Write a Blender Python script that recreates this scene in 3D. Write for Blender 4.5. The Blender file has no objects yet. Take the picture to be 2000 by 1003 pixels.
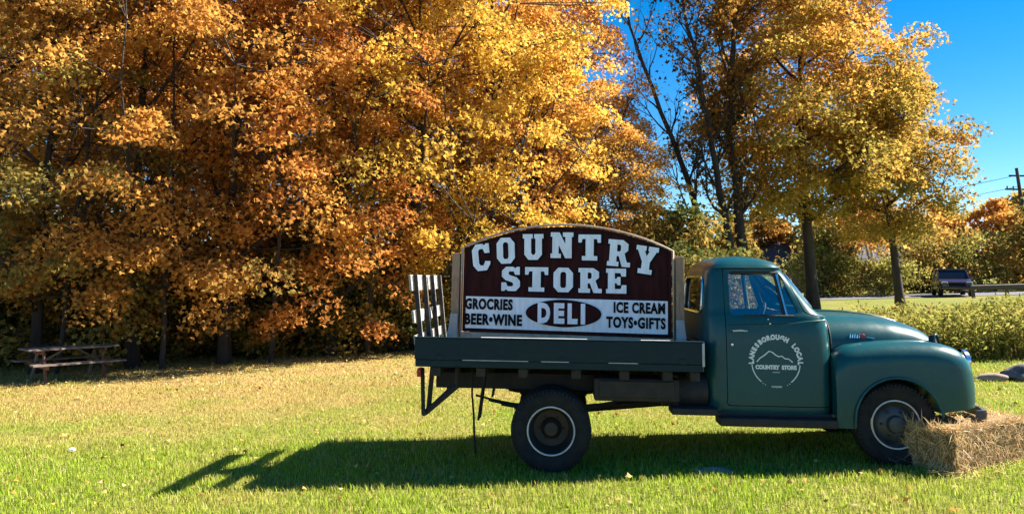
import bpy, bmesh, math, random
import numpy as np
from mathutils import Vector, Matrix, Euler

rad = math.radians
SC = bpy.context.scene
COL = SC.collection

# ------------------------------------------------------------------ camera
cam_d = bpy.data.cameras.new("camera")
cam = bpy.data.objects.new("camera", cam_d)
COL.objects.link(cam)
cam.location = (0, 0, 1.76)
cam.rotation_euler = (rad(97.0), 0, rad(3.87))
cam_d.sensor_width = 36
cam_d.lens = 26.64
cam_d.shift_y = -0.0691
cam_d.clip_start = 0.05
cam_d.clip_end = 2000
SC.camera = cam

# ------------------------------------------------------------------ sky and sun
SUN_DIR = Vector((1.12, 0.30, 1.0)).normalized()        # towards the sun
SUN_EL = math.asin(SUN_DIR.z)
SUN_AZ = math.atan2(SUN_DIR.x, SUN_DIR.y)
world = bpy.data.worlds.new("World")
SC.world = world
world.use_nodes = True
wn = world.node_tree.nodes
wl = world.node_tree.links
bg = wn["Background"]
sky = wn.new("ShaderNodeTexSky")
sky.sky_type = 'NISHITA'
sky.sun_disc = False
sky.sun_elevation = SUN_EL
sky.sun_rotation = SUN_AZ
sky.altitude = 400
sky.air_density = 1.0
sky.dust_density = 0.0
sky.ozone_density = 4.0
hs = wn.new("ShaderNodeHueSaturation")
hs.inputs["Saturation"].default_value = 1.42
wl.new(sky.outputs[0], hs.inputs["Color"])
wl.new(hs.outputs[0], bg.inputs[0])
bg.inputs[1].default_value = 0.05

sd = bpy.data.lights.new("sun", 'SUN')
sd.energy = 5.0
sd.angle = rad(0.53)
sd.color = (1.0, 0.93, 0.82)
sun = bpy.data.objects.new("sun", sd)
sun.rotation_euler = SUN_DIR.to_track_quat('Z', 'Y').to_euler()
sun.location = SUN_DIR * 60
COL.objects.link(sun)

SC.view_settings.view_transform = 'Standard'
SC.view_settings.look = 'None'
SC.view_settings.exposure = 1.88
SC.view_settings.gamma = 1
SC.view_settings.use_curve_mapping = False
SC.render.engine = 'CYCLES'
cy = SC.cycles
cy.use_denoising = True
cy.max_bounces = 10
cy.diffuse_bounces = 6
cy.glossy_bounces = 3
cy.transmission_bounces = 4
cy.transparent_max_bounces = 12
cy.sample_clamp_indirect = 6

# ------------------------------------------------------------------ materials
def newmat(name):
    m = bpy.data.materials.new(name)
    m.use_nodes = True
    nt = m.node_tree
    return m, nt.nodes, nt.links, nt.nodes["Principled BSDF"]

def noise_mix(n, l, c1, c2, scale, detail=4, lo=0.35, hi=0.65, coord='Object', stretch=None):
    tc = n.new("ShaderNodeTexCoord")
    src = tc.outputs[coord]
    if stretch:
        mp = n.new("ShaderNodeMapping")
        mp.inputs["Scale"].default_value = stretch
        l.new(src, mp.inputs[0]); src = mp.outputs[0]
    t = n.new("ShaderNodeTexNoise")
    t.inputs["Scale"].default_value = scale
    t.inputs["Detail"].default_value = detail
    l.new(src, t.inputs["Vector"])
    r = n.new("ShaderNodeMapRange")
    r.inputs["From Min"].default_value = lo
    r.inputs["From Max"].default_value = hi
    l.new(t.outputs["Fac"], r.inputs["Value"])
    mx = n.new("ShaderNodeMix"); mx.data_type = 'RGBA'
    mx.inputs["A"].default_value = (*c1, 1); mx.inputs["B"].default_value = (*c2, 1)
    l.new(r.outputs[0], mx.inputs["Factor"])
    return mx.outputs["Result"], t.outputs["Fac"]

def mat(name, c1, c2=None, scale=8, rough=0.6, metal=0.0, coat=0.0, bump=0.0, bscale=None, stretch=None, spec=0.5, coord='Object'):
    m, n, l, p = newmat(name)
    c2 = c2 or tuple(min(1, c * 0.8) for c in c1)
    col, fac = noise_mix(n, l, c1, c2, scale, stretch=stretch, coord=coord)
    l.new(col, p.inputs["Base Color"])
    p.inputs["Roughness"].default_value = rough
    p.inputs["Metallic"].default_value = metal
    p.inputs["Coat Weight"].default_value = coat
    p.inputs["Coat Roughness"].default_value = 0.12
    p.inputs["Specular IOR Level"].default_value = spec
    if bump:
        b = n.new("ShaderNodeBump")
        b.inputs["Strength"].default_value = bump
        b.inputs["Distance"].default_value = 0.02
        if bscale:
            t = n.new("ShaderNodeTexNoise"); t.inputs["Scale"].default_value = bscale; t.inputs["Detail"].default_value = 6
            tc = n.new("ShaderNodeTexCoord"); l.new(tc.outputs[coord], t.inputs["Vector"])
            l.new(t.outputs["Fac"], b.inputs["Height"])
        else:
            l.new(fac, b.inputs["Height"])
        l.new(b.outputs[0], p.inputs["Normal"])
    return m

M = {}
def paint():
    m, n, l, p = newmat("truck_paint")
    col, fac = noise_mix(n, l, (0.004, 0.056, 0.064), (0.008, 0.066, 0.068), 3.0, detail=8)
    # small scuffs and dust with a shape of their own
    t = n.new("ShaderNodeTexNoise"); t.inputs["Scale"].default_value = 22; t.inputs["Detail"].default_value = 9; t.inputs["Roughness"].default_value = 0.7
    tc = n.new("ShaderNodeTexCoord"); l.new(tc.outputs["Object"], t.inputs["Vector"])
    r = n.new("ShaderNodeMapRange"); r.inputs["From Min"].default_value = 0.60; r.inputs["From Max"].default_value = 0.75; r.inputs["To Max"].default_value = 0.85
    l.new(t.outputs["Fac"], r.inputs["Value"])
    mx = n.new("ShaderNodeMix"); mx.data_type = 'RGBA'; mx.inputs["B"].default_value = (0.075, 0.105, 0.10, 1)
    l.new(col, mx.inputs["A"]); l.new(r.outputs[0], mx.inputs["Factor"])
    t3 = n.new("ShaderNodeTexNoise"); t3.inputs["Scale"].default_value = 9; t3.inputs["Detail"].default_value = 12; t3.inputs["Roughness"].default_value = 0.75
    l.new(tc.outputs["Object"], t3.inputs["Vector"])
    r3 = n.new("ShaderNodeMapRange"); r3.inputs["From Min"].default_value = 0.70; r3.inputs["From Max"].default_value = 0.73; l.new(t3.outputs["Fac"], r3.inputs["Value"])
    mx3 = n.new("ShaderNodeMix"); mx3.data_type = 'RGBA'; mx3.inputs["B"].default_value = (0.05, 0.025, 0.015, 1)
    l.new(mx.outputs["Result"], mx3.inputs["A"]); l.new(r3.outputs[0], mx3.inputs["Factor"])
    l.new(mx3.outputs["Result"], p.inputs["Base Color"])
    rr = n.new("ShaderNodeMapRange"); rr.inputs["To Min"].default_value = 0.22; rr.inputs["To Max"].default_value = 0.40
    l.new(t.outputs["Fac"], rr.inputs["Value"]); l.new(rr.outputs[0], p.inputs["Roughness"])
    p.inputs["Coat Weight"].default_value = 0.08; p.inputs["Specular IOR Level"].default_value = 0.32
    p.inputs["Coat Roughness"].default_value = 0.08
    b = n.new("ShaderNodeBump"); b.inputs["Strength"].default_value = 0.10; b.inputs["Distance"].default_value = 0.03
    t2 = n.new("ShaderNodeTexNoise"); t2.inputs["Scale"].default_value = 2.2; l.new(tc.outputs["Object"], t2.inputs["Vector"])
    l.new(t2.outputs["Fac"], b.inputs["Height"]); l.new(b.outputs[0], p.inputs["Normal"])
    return m
M['paint'] = paint()
M['deck_paint'] = mat("deck_board_paint", (0.003, 0.016, 0.022), (0.005, 0.022, 0.026), 5, rough=0.5, spec=0.25, bump=0.25, bscale=30, stretch=(1, 1, 6))
M['black'] = mat("black_iron", (0.012, 0.011, 0.011), (0.03, 0.02, 0.016), 9, rough=0.75, bump=0.2, bscale=40)
M['rubber'] = mat("tyre_rubber", (0.010, 0.010, 0.012), (0.020, 0.019, 0.019), 14, rough=0.85, spec=0.3, bump=0.1, bscale=60)
M['rim_dark'] = mat("wheel_dark_brown_paint", (0.020, 0.013, 0.012), (0.035, 0.022, 0.018), 10, rough=0.6)
M['rim_front'] = mat("wheel_grey_paint", (0.05, 0.055, 0.06), (0.03, 0.03, 0.03), 10, rough=0.5)
M['rim_ring'] = mat("rim_ring_pale", (0.62, 0.58, 0.58), (0.42, 0.38, 0.38), 12, rough=0.4)
M['chrome'] = mat("chrome", (0.75, 0.75, 0.74), (0.6, 0.6, 0.6), 10, rough=0.18, metal=1.0)
M['white_wood'] = mat("weathered_white_wood", (0.46, 0.44, 0.40), (0.26, 0.24, 0.20), 12, rough=0.8, bump=0.3, stretch=(1, 1, 6))
M['tan_wood'] = mat("tan_cedar", (0.42, 0.26, 0.15), (0.30, 0.17, 0.09), 9, rough=0.75, bump=0.3, stretch=(6, 6, 1))
M['gold_trim'] = mat("tan_painted_trim", (0.55, 0.40, 0.28), (0.42, 0.28, 0.18), 14, rough=0.6)
M['maroon'] = mat("maroon_sign_paint", (0.050, 0.011, 0.009), (0.026, 0.006, 0.006), 7, rough=0.6, spec=0.08, stretch=(3, 1, .5))
M['white_paint'] = mat("white_sign_paint", (0.95, 0.95, 0.95), (0.82, 0.82, 0.80), 9, rough=0.4, stretch=(3, 1, .6))
M['letter_edge'] = mat("black_letter_paint", (0.008, 0.007, 0.008), None, 6, rough=0.6, spec=0.1)
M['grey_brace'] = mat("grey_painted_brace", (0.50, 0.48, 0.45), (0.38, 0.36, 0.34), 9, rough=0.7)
M['decal'] = mat("white_decal", (0.78, 0.78, 0.74), (0.66, 0.67, 0.63), 30, rough=0.5)
M['red'] = mat("red_enamel", (0.45, 0.02, 0.02), None, 10, rough=0.3)
M['seat'] = mat("seat_vinyl", (0.03, 0.035, 0.04), None, 10, rough=0.6)
M['lens'] = mat("lamp_glass", (0.55, 0.56, 0.55), None, 10, rough=0.1)
M['plank'] = mat("deck_planks", (0.16, 0.13, 0.10), (0.10, 0.08, 0.06), 10, rough=0.85, stretch=(1, 8, 1))
M['table_wood'] = mat("weathered_table_wood", (0.20, 0.15, 0.12), (0.11, 0.08, 0.065), 10, rough=0.85, stretch=(1, 8, 1), bump=0.3)
M['table_red'] = mat("reddish_table_wood", (0.20, 0.085, 0.045), (0.13, 0.05, 0.03), 9, rough=0.8)
M['stone'] = mat("grey_stone", (0.12, 0.12, 0.13), (0.05, 0.05, 0.055), 5, rough=0.9, bump=0.8, bscale=14)
M['tan_stone'] = mat("tan_stone", (0.30, 0.22, 0.18), (0.22, 0.16, 0.13), 5, rough=0.9, bump=0.5, bscale=14)
M['asphalt'] = mat("asphalt", (0.10, 0.10, 0.105), (0.075, 0.075, 0.08), 2, rough=0.9, coord='Generated')
M['bark'] = mat("bark", (0.055, 0.042, 0.034), (0.028, 0.021, 0.018), 6, rough=0.95, bump=0.9, bscale=18, stretch=(1, 1, 0.25))
M['pale_bark'] = mat("birch_bark", (0.62, 0.60, 0.56), (0.25, 0.23, 0.21), 5, rough=0.8, stretch=(1, 1, 3))
M['pole_wood'] = mat("pole_wood", (0.07, 0.055, 0.045), None, 6, rough=0.9)
M['rust_metal'] = mat("guardrail_steel", (0.055, 0.045, 0.04), (0.09, 0.06, 0.045), 6, rough=0.7)
M['car_paint'] = mat("maroon_car_paint", (0.03, 0.012, 0.02), None, 4, rough=0.25, coat=0.6)
M['car_glass'] = mat("dark_car_glass", (0.01, 0.013, 0.02), None, 4, rough=0.05)
M['roof'] = mat("dark_shingle_roof", (0.045, 0.045, 0.055), (0.07, 0.065, 0.07), 8, rough=0.9)
M['siding'] = mat("grey_siding", (0.20, 0.18, 0.19), (0.16, 0.14, 0.15), 8, rough=0.9, stretch=(1, 1, 10))
M['paper'] = mat("white_scrap", (0.75, 0.75, 0.72), None, 10, rough=0.8)
M['mirror_blue'] = mat("mirror_back_paint", (0.10, 0.16, 0.30), None, 10, rough=0.3)

def glass(name, tint, gloss_tint=(1, 1, 1)):
    m = bpy.data.materials.new(name); m.use_nodes = True
    n, l = m.node_tree.nodes, m.node_tree.links
    n.remove(n["Principled BSDF"])
    tr = n.new("ShaderNodeBsdfTransparent"); tr.inputs[0].default_value = (*tint, 1)
    gl = n.new("ShaderNodeBsdfGlossy"); gl.inputs["Roughness"].default_value = 0.03; gl.inputs[0].default_value = (*gloss_tint, 1)
    fr = n.new("ShaderNodeFresnel"); fr.inputs[0].default_value = 2.4
    mx = n.new("ShaderNodeMixShader")
    l.new(fr.outputs[0], mx.inputs[0]); l.new(tr.outputs[0], mx.inputs[1]); l.new(gl.outputs[0], mx.inputs[2])
    l.new(mx.outputs[0], n["Material Output"].inputs[0])
    return m
M['glass'] = glass("window_glass", (0.72, 0.80, 0.80))

def leafmat(name, stops, trans=0.55, hue_by_tree=0.35):
    """stops: list of (pos, colour) chosen by per-clump / per-leaf random values stored on the faces"""
    m = bpy.data.materials.new(name); m.use_nodes = True
    n, l = m.node_tree.nodes, m.node_tree.links
    n.remove(n["Principled BSDF"])
    a = n.new("ShaderNodeAttribute"); a.attribute_name = "clump"
    b = n.new("ShaderNodeAttribute"); b.attribute_name = "leaf"
    oi = n.new("ShaderNodeObjectInfo")
    mul = n.new("ShaderNodeMath"); mul.operation = 'MULTIPLY_ADD'
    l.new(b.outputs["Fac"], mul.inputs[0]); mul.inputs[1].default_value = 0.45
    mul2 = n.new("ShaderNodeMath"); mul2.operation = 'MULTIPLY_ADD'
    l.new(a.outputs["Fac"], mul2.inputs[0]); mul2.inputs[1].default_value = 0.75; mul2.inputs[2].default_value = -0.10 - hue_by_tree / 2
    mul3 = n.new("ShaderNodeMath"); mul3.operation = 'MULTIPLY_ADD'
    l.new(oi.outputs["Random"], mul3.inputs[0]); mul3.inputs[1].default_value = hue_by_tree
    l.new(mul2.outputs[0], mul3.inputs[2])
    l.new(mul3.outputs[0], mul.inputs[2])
    cr = n.new("ShaderNodeValToRGB")
    el = cr.color_ramp.elements
    while len(el) > 1: el.remove(el[-1])
    el[0].position = stops[0][0]; el[0].color = (*stops[0][1], 1)
    for pos, c in stops[1:]:
        e = el.new(pos); e.color = (*c, 1)
    l.new(mul.outputs[0], cr.inputs[0])
    d = n.new("ShaderNodeBsdfDiffuse"); t = n.new("ShaderNodeBsdfTranslucent")
    l.new(cr.outputs[0], d.inputs[0]); l.new(cr.outputs[0], t.inputs[0])
    mx = n.new("ShaderNodeMixShader"); mx.inputs[0].default_value = trans
    l.new(d.outputs[0], mx.inputs[1]); l.new(t.outputs[0], mx.inputs[2])
    l.new(mx.outputs[0], n["Material Output"].inputs[0])
    return m
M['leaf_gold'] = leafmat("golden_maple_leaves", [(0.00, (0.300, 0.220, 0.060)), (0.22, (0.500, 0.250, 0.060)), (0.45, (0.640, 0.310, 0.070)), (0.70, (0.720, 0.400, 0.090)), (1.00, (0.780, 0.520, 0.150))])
M['leaf_yellow'] = leafmat("yellow_gold_maple_leaves", [(0.0, (0.34, 0.26, 0.05)), (0.25, (0.56, 0.34, 0.06)), (0.5, (0.70, 0.43, 0.07)), (0.8, (0.76, 0.50, 0.09)), (1.0, (0.78, 0.56, 0.14))])
M['leaf_amber'] = leafmat("amber_and_olive_maple_leaves", [(0.0, (0.22, 0.17, 0.05)), (0.3, (0.36, 0.29, 0.06)), (0.52, (0.56, 0.34, 0.07)), (0.75, (0.68, 0.34, 0.07)), (1.0, (0.74, 0.44, 0.11))], hue_by_tree=0.0)
M['leaf_orange'] = leafmat("orange_maple_leaves", [(0.00, (0.260, 0.130, 0.050)), (0.25, (0.460, 0.190, 0.050)), (0.50, (0.620, 0.260, 0.060)), (0.75, (0.680, 0.340, 0.080)), (1.00, (0.740, 0.460, 0.130))])
M['leaf_mixed'] = leafmat("green_and_orange_maple_leaves", [(0.00, (0.200, 0.180, 0.050)), (0.30, (0.340, 0.250, 0.060)), (0.50, (0.500, 0.310, 0.070)), (0.75, (0.620, 0.310, 0.070)), (1.00, (0.680, 0.450, 0.120))])
M['leaf_dark'] = leafmat("dull_russet_leaves", [(0.0, (0.05, 0.04, 0.015)), (0.3, (0.16, 0.10, 0.02)), (0.6, (0.30, 0.13, 0.03)), (1.0, (0.38, 0.22, 0.04))])
M['leaf_shrub'] = leafmat("dark_green_understorey_leaves", [(0.00, (0.070, 0.100, 0.030)), (0.30, (0.150, 0.150, 0.040)), (0.60, (0.300, 0.210, 0.050)), (0.85, (0.460, 0.260, 0.060)), (1.00, (0.580, 0.340, 0.080))])
M['leaf_weed'] = leafmat("yellow_green_weed_leaves", [(0.00, (0.160, 0.100, 0.050)), (0.22, (0.200, 0.140, 0.050)), (0.38, (0.220, 0.230, 0.050)), (0.60, (0.300, 0.290, 0.060)), (0.85, (0.400, 0.350, 0.090)), (1.00, (0.360, 0.240, 0.100))], hue_by_tree=0.0)
M['leaf_pine'] = leafmat("dark_evergreen_needles", [(0.0, (0.012, 0.025, 0.012)), (1.0, (0.03, 0.05, 0.02))], trans=0.1, hue_by_tree=0.0)
M['leaf_fallen'] = leafmat("fallen_leaves", [(0.0, (0.22, 0.09, 0.03)), (0.4, (0.42, 0.22, 0.06)), (0.7, (0.55, 0.36, 0.12)), (1.0, (0.56, 0.42, 0.20))], trans=0.15, hue_by_tree=0.0)
M['straw'] = leafmat("straw", [(0.0, (0.38, 0.22, 0.09)), (0.35, (0.58, 0.38, 0.17)), (0.7, (0.74, 0.54, 0.28)), (1.0, (0.84, 0.68, 0.42))], trans=0.2, hue_by_tree=0.0)
M['straw_core'] = mat("straw_core", (0.30, 0.18, 0.07), (0.16, 0.09, 0.035), 30, rough=0.95, bump=1.0, bscale=60)
M['twine'] = mat("twine", (0.45, 0.30, 0.12), None, 30, rough=0.9)

def lawn_colour(n, l, ground):
    """shared by the soil sheet and the blades: green lawn with worn, straw coloured patches"""
    g = n.new("ShaderNodeNewGeometry")
    sx = n.new("ShaderNodeSeparateXYZ"); l.new(g.outputs["Position"], sx.inputs[0])
    # distance from the worn area near the picnic table
    t = n.new("ShaderNodeTexNoise"); t.inputs["Scale"].default_value = 0.55; t.inputs["Detail"].default_value = 6; t.inputs["Roughness"].default_value = 0.65
    l.new(g.outputs["Position"], t.inputs["Vector"])
    yy = n.new("ShaderNodeMapRange"); yy.inputs["From Min"].default_value = 7.6; yy.inputs["From Max"].default_value = 13.0; l.new(sx.outputs["Y"], yy.inputs["Value"])
    xx = n.new("ShaderNodeMapRange"); xx.inputs["From Min"].default_value = 1.5; xx.inputs["From Max"].default_value = -5.0; l.new(sx.outputs["X"], xx.inputs["Value"])
    yy.inputs["To Max"].default_value = 0.90
    m1 = n.new("ShaderNodeMath"); m1.operation = 'MULTIPLY'; l.new(yy.outputs[0], m1.inputs[0]); l.new(xx.outputs[0], m1.inputs[1])
    m2 = n.new("ShaderNodeMath"); m2.operation = 'MULTIPLY_ADD'; l.new(t.outputs["Fac"], m2.inputs[0]); m2.inputs[1].default_value = 2.4; m2.inputs[2].default_value = -1.10
    m3 = n.new("ShaderNodeMath"); m3.operation = 'ADD'; m3.use_clamp = True; l.new(m1.outputs[0], m3.inputs[0]); l.new(m2.outputs[0], m3.inputs[1])
    t2 = n.new("ShaderNodeTexNoise"); t2.inputs["Scale"].default_value = 7; t2.inputs["Detail"].default_value = 5; l.new(g.outputs["Position"], t2.inputs["Vector"])
    gr = n.new("ShaderNodeMix"); gr.data_type = 'RGBA'
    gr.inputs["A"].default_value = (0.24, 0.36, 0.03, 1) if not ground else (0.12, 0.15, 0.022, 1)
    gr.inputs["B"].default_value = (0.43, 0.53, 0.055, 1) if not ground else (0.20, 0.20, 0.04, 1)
    l.new(t2.outputs["Fac"], gr.inputs["Factor"])
    dr = n.new("ShaderNodeMix"); dr.data_type = 'RGBA'
    dr.inputs["A"].default_value = (0.46, 0.35, 0.10, 1) if not ground else (0.27, 0.19, 0.07, 1)
    dr.inputs["B"].default_value = (0.56, 0.43, 0.15, 1) if not ground else (0.36, 0.26, 0.10, 1)
    l.new(t2.outputs["Fac"], dr.inputs["Factor"])
    mx = n.new("ShaderNodeMix"); mx.data_type = 'RGBA'
    l.new(m3.outputs[0], mx.inputs["Factor"]); l.new(gr.outputs["Result"], mx.inputs["A"]); l.new(dr.outputs["Result"], mx.inputs["B"])
    return mx.outputs["Result"]

def ground_material():
    m, n, l, p = newmat("lawn_soil")
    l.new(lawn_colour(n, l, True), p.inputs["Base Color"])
    p.inputs["Roughness"].default_value = 0.95; p.inputs["Specular IOR Level"].default_value = 0.1
    t = n.new("ShaderNodeTexNoise"); t.inputs["Scale"].default_value = 16; t.inputs["Detail"].default_value = 8
    g = n.new("ShaderNodeNewGeometry"); l.new(g.outputs["Position"], t.inputs["Vector"])
    b = n.new("ShaderNodeBump"); b.inputs["Strength"].default_value = 0.9; b.inputs["Distance"].default_value = 0.06
    l.new(t.outputs["Fac"], b.inputs["Height"]); l.new(b.outputs[0], p.inputs["Normal"])
    return m
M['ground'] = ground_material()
def blade_material():
    m = bpy.data.materials.new("grass_blades"); m.use_nodes = True
    n, l = m.node_tree.nodes, m.node_tree.links
    n.remove(n["Principled BSDF"])
    col = lawn_colour(n, l, False)
    b = n.new("ShaderNodeAttribute"); b.attribute_name = "leaf"
    hsv = n.new("ShaderNodeHueSaturation")
    mr = n.new("ShaderNodeMapRange"); mr.inputs["To Min"].default_value = 0.55; mr.inputs["To Max"].default_value = 1.35
    l.new(b.outputs["Fac"], mr.inputs["Value"]); l.new(mr.outputs[0], hsv.inputs["Value"]); l.new(col, hsv.inputs["Color"])
    # a share of dead, straw coloured blades
    gt = n.new("ShaderNodeMath"); gt.operation = 'GREATER_THAN'; gt.inputs[1].default_value = 0.88; l.new(b.outputs["Fac"], gt.inputs[0])
    mxc = n.new("ShaderNodeMix"); mxc.data_type = 'RGBA'; mxc.inputs["B"].default_value = (0.60, 0.52, 0.22, 1)
    l.new(gt.outputs[0], mxc.inputs["Factor"]); l.new(hsv.outputs[0], mxc.inputs["A"])
    d = n.new("ShaderNodeBsdfDiffuse"); t = n.new("ShaderNodeBsdfTranslucent")
    l.new(mxc.outputs["Result"], d.inputs[0]); l.new(mxc.outputs["Result"], t.inputs[0])
    mx = n.new("ShaderNodeMixShader"); mx.inputs[0].default_value = 0.45
    l.new(d.outputs[0], mx.inputs[1]); l.new(t.outputs[0], mx.inputs[2])
    l.new(mx.outputs[0], n["Material Output"].inputs[0])
    return m
M['blades'] = blade_material()

# ------------------------------------------------------------------ mesh helpers
class MB:
    def __init__(s): s.V = []; s.F = []
    def add(s, V, F, mtx=None):
        k = len(s.V)
        s.V += [tuple(mtx @ Vector(v)) if mtx else tuple(v) for v in V]
        s.F += [tuple(i + k for i in f) for f in F]
        return s
    def box(s, c, d, bev=0.0, rot=None):
        x, y, z = (a / 2 for a in d)
        mt = Matrix.Translation(c) @ (Euler(rot).to_matrix().to_4x4() if rot else Matrix())
        if bev <= 0:
            V = [(i * x, j * y, k * z) for i in (-1, 1) for j in (-1, 1) for k in (-1, 1)]
            F = [(0, 1, 3, 2), (4, 6, 7, 5), (0, 4, 5, 1), (2, 3, 7, 6), (0, 2, 6, 4), (1, 5, 7, 3)]
            return s.add(V, F, mt)
        bm = bmesh.new(); bmesh.ops.create_cube(bm, size=1)
        bmesh.ops.scale(bm, vec=d, verts=bm.verts)
        bmesh.ops.bevel(bm, geom=bm.edges[:], offset=bev, segments=2, affect='EDGES', profile=0.5)
        V = [v.co.copy() for v in bm.verts]; bm.verts.index_update()
        F = [[v.index for v in f.verts] for f in bm.faces]; bm.free()
        return s.add(V, F, mt)
    def prism(s, poly, axis, a, b):
        """poly: 2D points; axis 'y' -> (x,z), 'x' -> (y,z), 'z' -> (x,y)"""
        def P(p, t):
            return {'y': (p[0], t, p[1]), 'x': (t, p[0], p[1]), 'z': (p[0], p[1], t)}[axis]
        n = len(poly)
        V = [P(p, a) for p in poly] + [P(p, b) for p in poly]
        F = [tuple(range(n)), tuple(range(2 * n - 1, n - 1, -1))] + [(i, (i + 1) % n, n + (i + 1) % n, n + i)[::-1] for i in range(n)]
        return s.add(V, F)
    def tube(s, pts, r, n=8, cap=True):
        pts = [Vector(p) for p in pts]
        rr = r if isinstance(r, (list, tuple)) else [r] * len(pts)
        k0 = len(s.V); up = None
        for i, p in enumerate(pts):
            t = (pts[min(i + 1, len(pts) - 1)] - pts[max(i - 1, 0)]).normalized()
            if up is None: up = t.orthogonal().normalized()
            else: up = (up - t * up.dot(t)).normalized()
            w = t.cross(up)
            for j in range(n):
                a = 2 * math.pi * j / n
                s.V.append(tuple(p + (up * math.cos(a) + w * math.sin(a)) * rr[i]))
        for i in range(len(pts) - 1):
            for j in range(n):
                a, b = k0 + i * n + j, k0 + i * n + (j + 1) % n
                s.F.append((a, b, b + n, a + n))
        if cap:
            s.F.append(tuple(k0 + j for j in range(n))[::-1])
            s.F.append(tuple(k0 + (len(pts) - 1) * n + j for j in range(n)))
        return s
    def ring_tube(s, pts, r, n=6):
        """closed tube"""
        pts = [Vector(p) for p in pts]; m = len(pts); k0 = len(s.V)
        nor = (pts[m // 4] - pts[0]).cross(pts[m // 2] - pts[0]).normalized()
        for i, p in enumerate(pts):
            t = (pts[(i + 1) % m] - pts[i - 1]).normalized(); w = t.cross(nor)
            for j in range(n):
                a = 2 * math.pi * j / n
                s.V.append(tuple(p + (nor * math.cos(a) + w * math.sin(a)) * r))
        for i in range(m):
            for j in range(n):
                s.F.append((k0 + i * n + j, k0 + i * n + (j + 1) % n, k0 + ((i + 1) % m) * n + (j + 1) % n, k0 + ((i + 1) % m) * n + j))
        return s
    def loft(s, rings, cap=True):
        k0 = len(s.V); n = len(rings[0])
        for r in rings: s.V += [tuple(p) for p in r]
        for i in range(len(rings) - 1):
            for j in range(n):
                a, b = k0 + i * n + j, k0 + i * n + (j + 1) % n
                s.F.append((a, b, b + n, a + n))
        if cap:
            s.F.append(tuple(k0 + j for j in range(n))[::-1])
            s.F.append(tuple(k0 + (len(rings) - 1) * n + j for j in range(n)))
        return s
    def lathe(s, prof, c=(0, 0, 0), n=48, close=False):
        """prof: (radius, y) pairs turned about the y axis through c"""
        k0 = len(s.V); m = len(prof)
        for i in range(n):
            a = 2 * math.pi * i / n
            for r, y in prof:
                s.V.append((c[0] + r * math.cos(a), c[1] + y, c[2] + r * math.sin(a)))
        for i in range(n):
            for j in range(m if close else m - 1):
                a = k0 + i * m + j; b = k0 + i * m + (j + 1) % m
                a2 = k0 + ((i + 1) % n) * m + j; b2 = k0 + ((i + 1) % n) * m + (j + 1) % m
                s.F.append((a, b, b2, a2))
        return s
    def mesh(s, name):
        me = bpy.data.meshes.new(name); me.from_pydata(s.V, [], s.F)
        bm = bmesh.new(); bm.from_mesh(me)
        bmesh.ops.remove_doubles(bm, verts=bm.verts, dist=1e-6)
        bmesh.ops.recalc_face_normals(bm, faces=bm.faces); bm.to_mesh(me); bm.free()
        return me

def link(name, data, parent=None, m=None, smooth=None):
    o = bpy.data.objects.new(name, data); COL.objects.link(o)
    if parent: o.parent = parent
    if m and data is not None:
        data.materials.clear(); data.materials.append(M[m] if isinstance(m, str) else m)
    if smooth and data is not None:
        data.polygons.foreach_set("use_smooth", [True] * len(data.polygons))
        data.set_sharp_from_angle(angle=rad(smooth))
    return o
def obj(name, mb, m, parent=None, smooth=None):
    return link(name, mb.mesh(name), parent, m, smooth)
def tag(o, label=None, cat=None, group=None, kind=None):
    if label: o["label"] = label
    if cat: o["category"] = cat
    if group: o["group"] = group
    if kind: o["kind"] = kind
    return o
def thing(name, loc, label, cat, group=None, rz=0):
    o = link(name, None); o.location = loc; o.rotation_euler = (0, 0, rz)
    o.empty_display_size = 0.2
    return tag(o, label, cat, group)
def copy_tree(o, parent=None):
    c = o.copy(); COL.objects.link(c); c.parent = parent
    for ch in [x for x in bpy.data.objects if x.parent == o]:
        copy_tree(ch, c)
    return c
def boolean(a, b, op, keep=False):
    md = a.modifiers.new("b", 'BOOLEAN'); md.object = b; md.operation = op; md.solver = 'EXACT'
    dg = bpy.context.evaluated_depsgraph_get()
    me = bpy.data.meshes.new_from_object(a.evaluated_get(dg))
    a.modifiers.clear(); a.data = me
    if not keep: bpy.data.objects.remove(b)
    return a
def interp(x, table):
    xs = [t[0] for t in table]; ys = [t[1] for t in table]
    return float(np.interp(x, xs, ys))
def gz(x, y=0):
    return -0.03 + 0.03 * max(-40.0, min(70.0, x))

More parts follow.
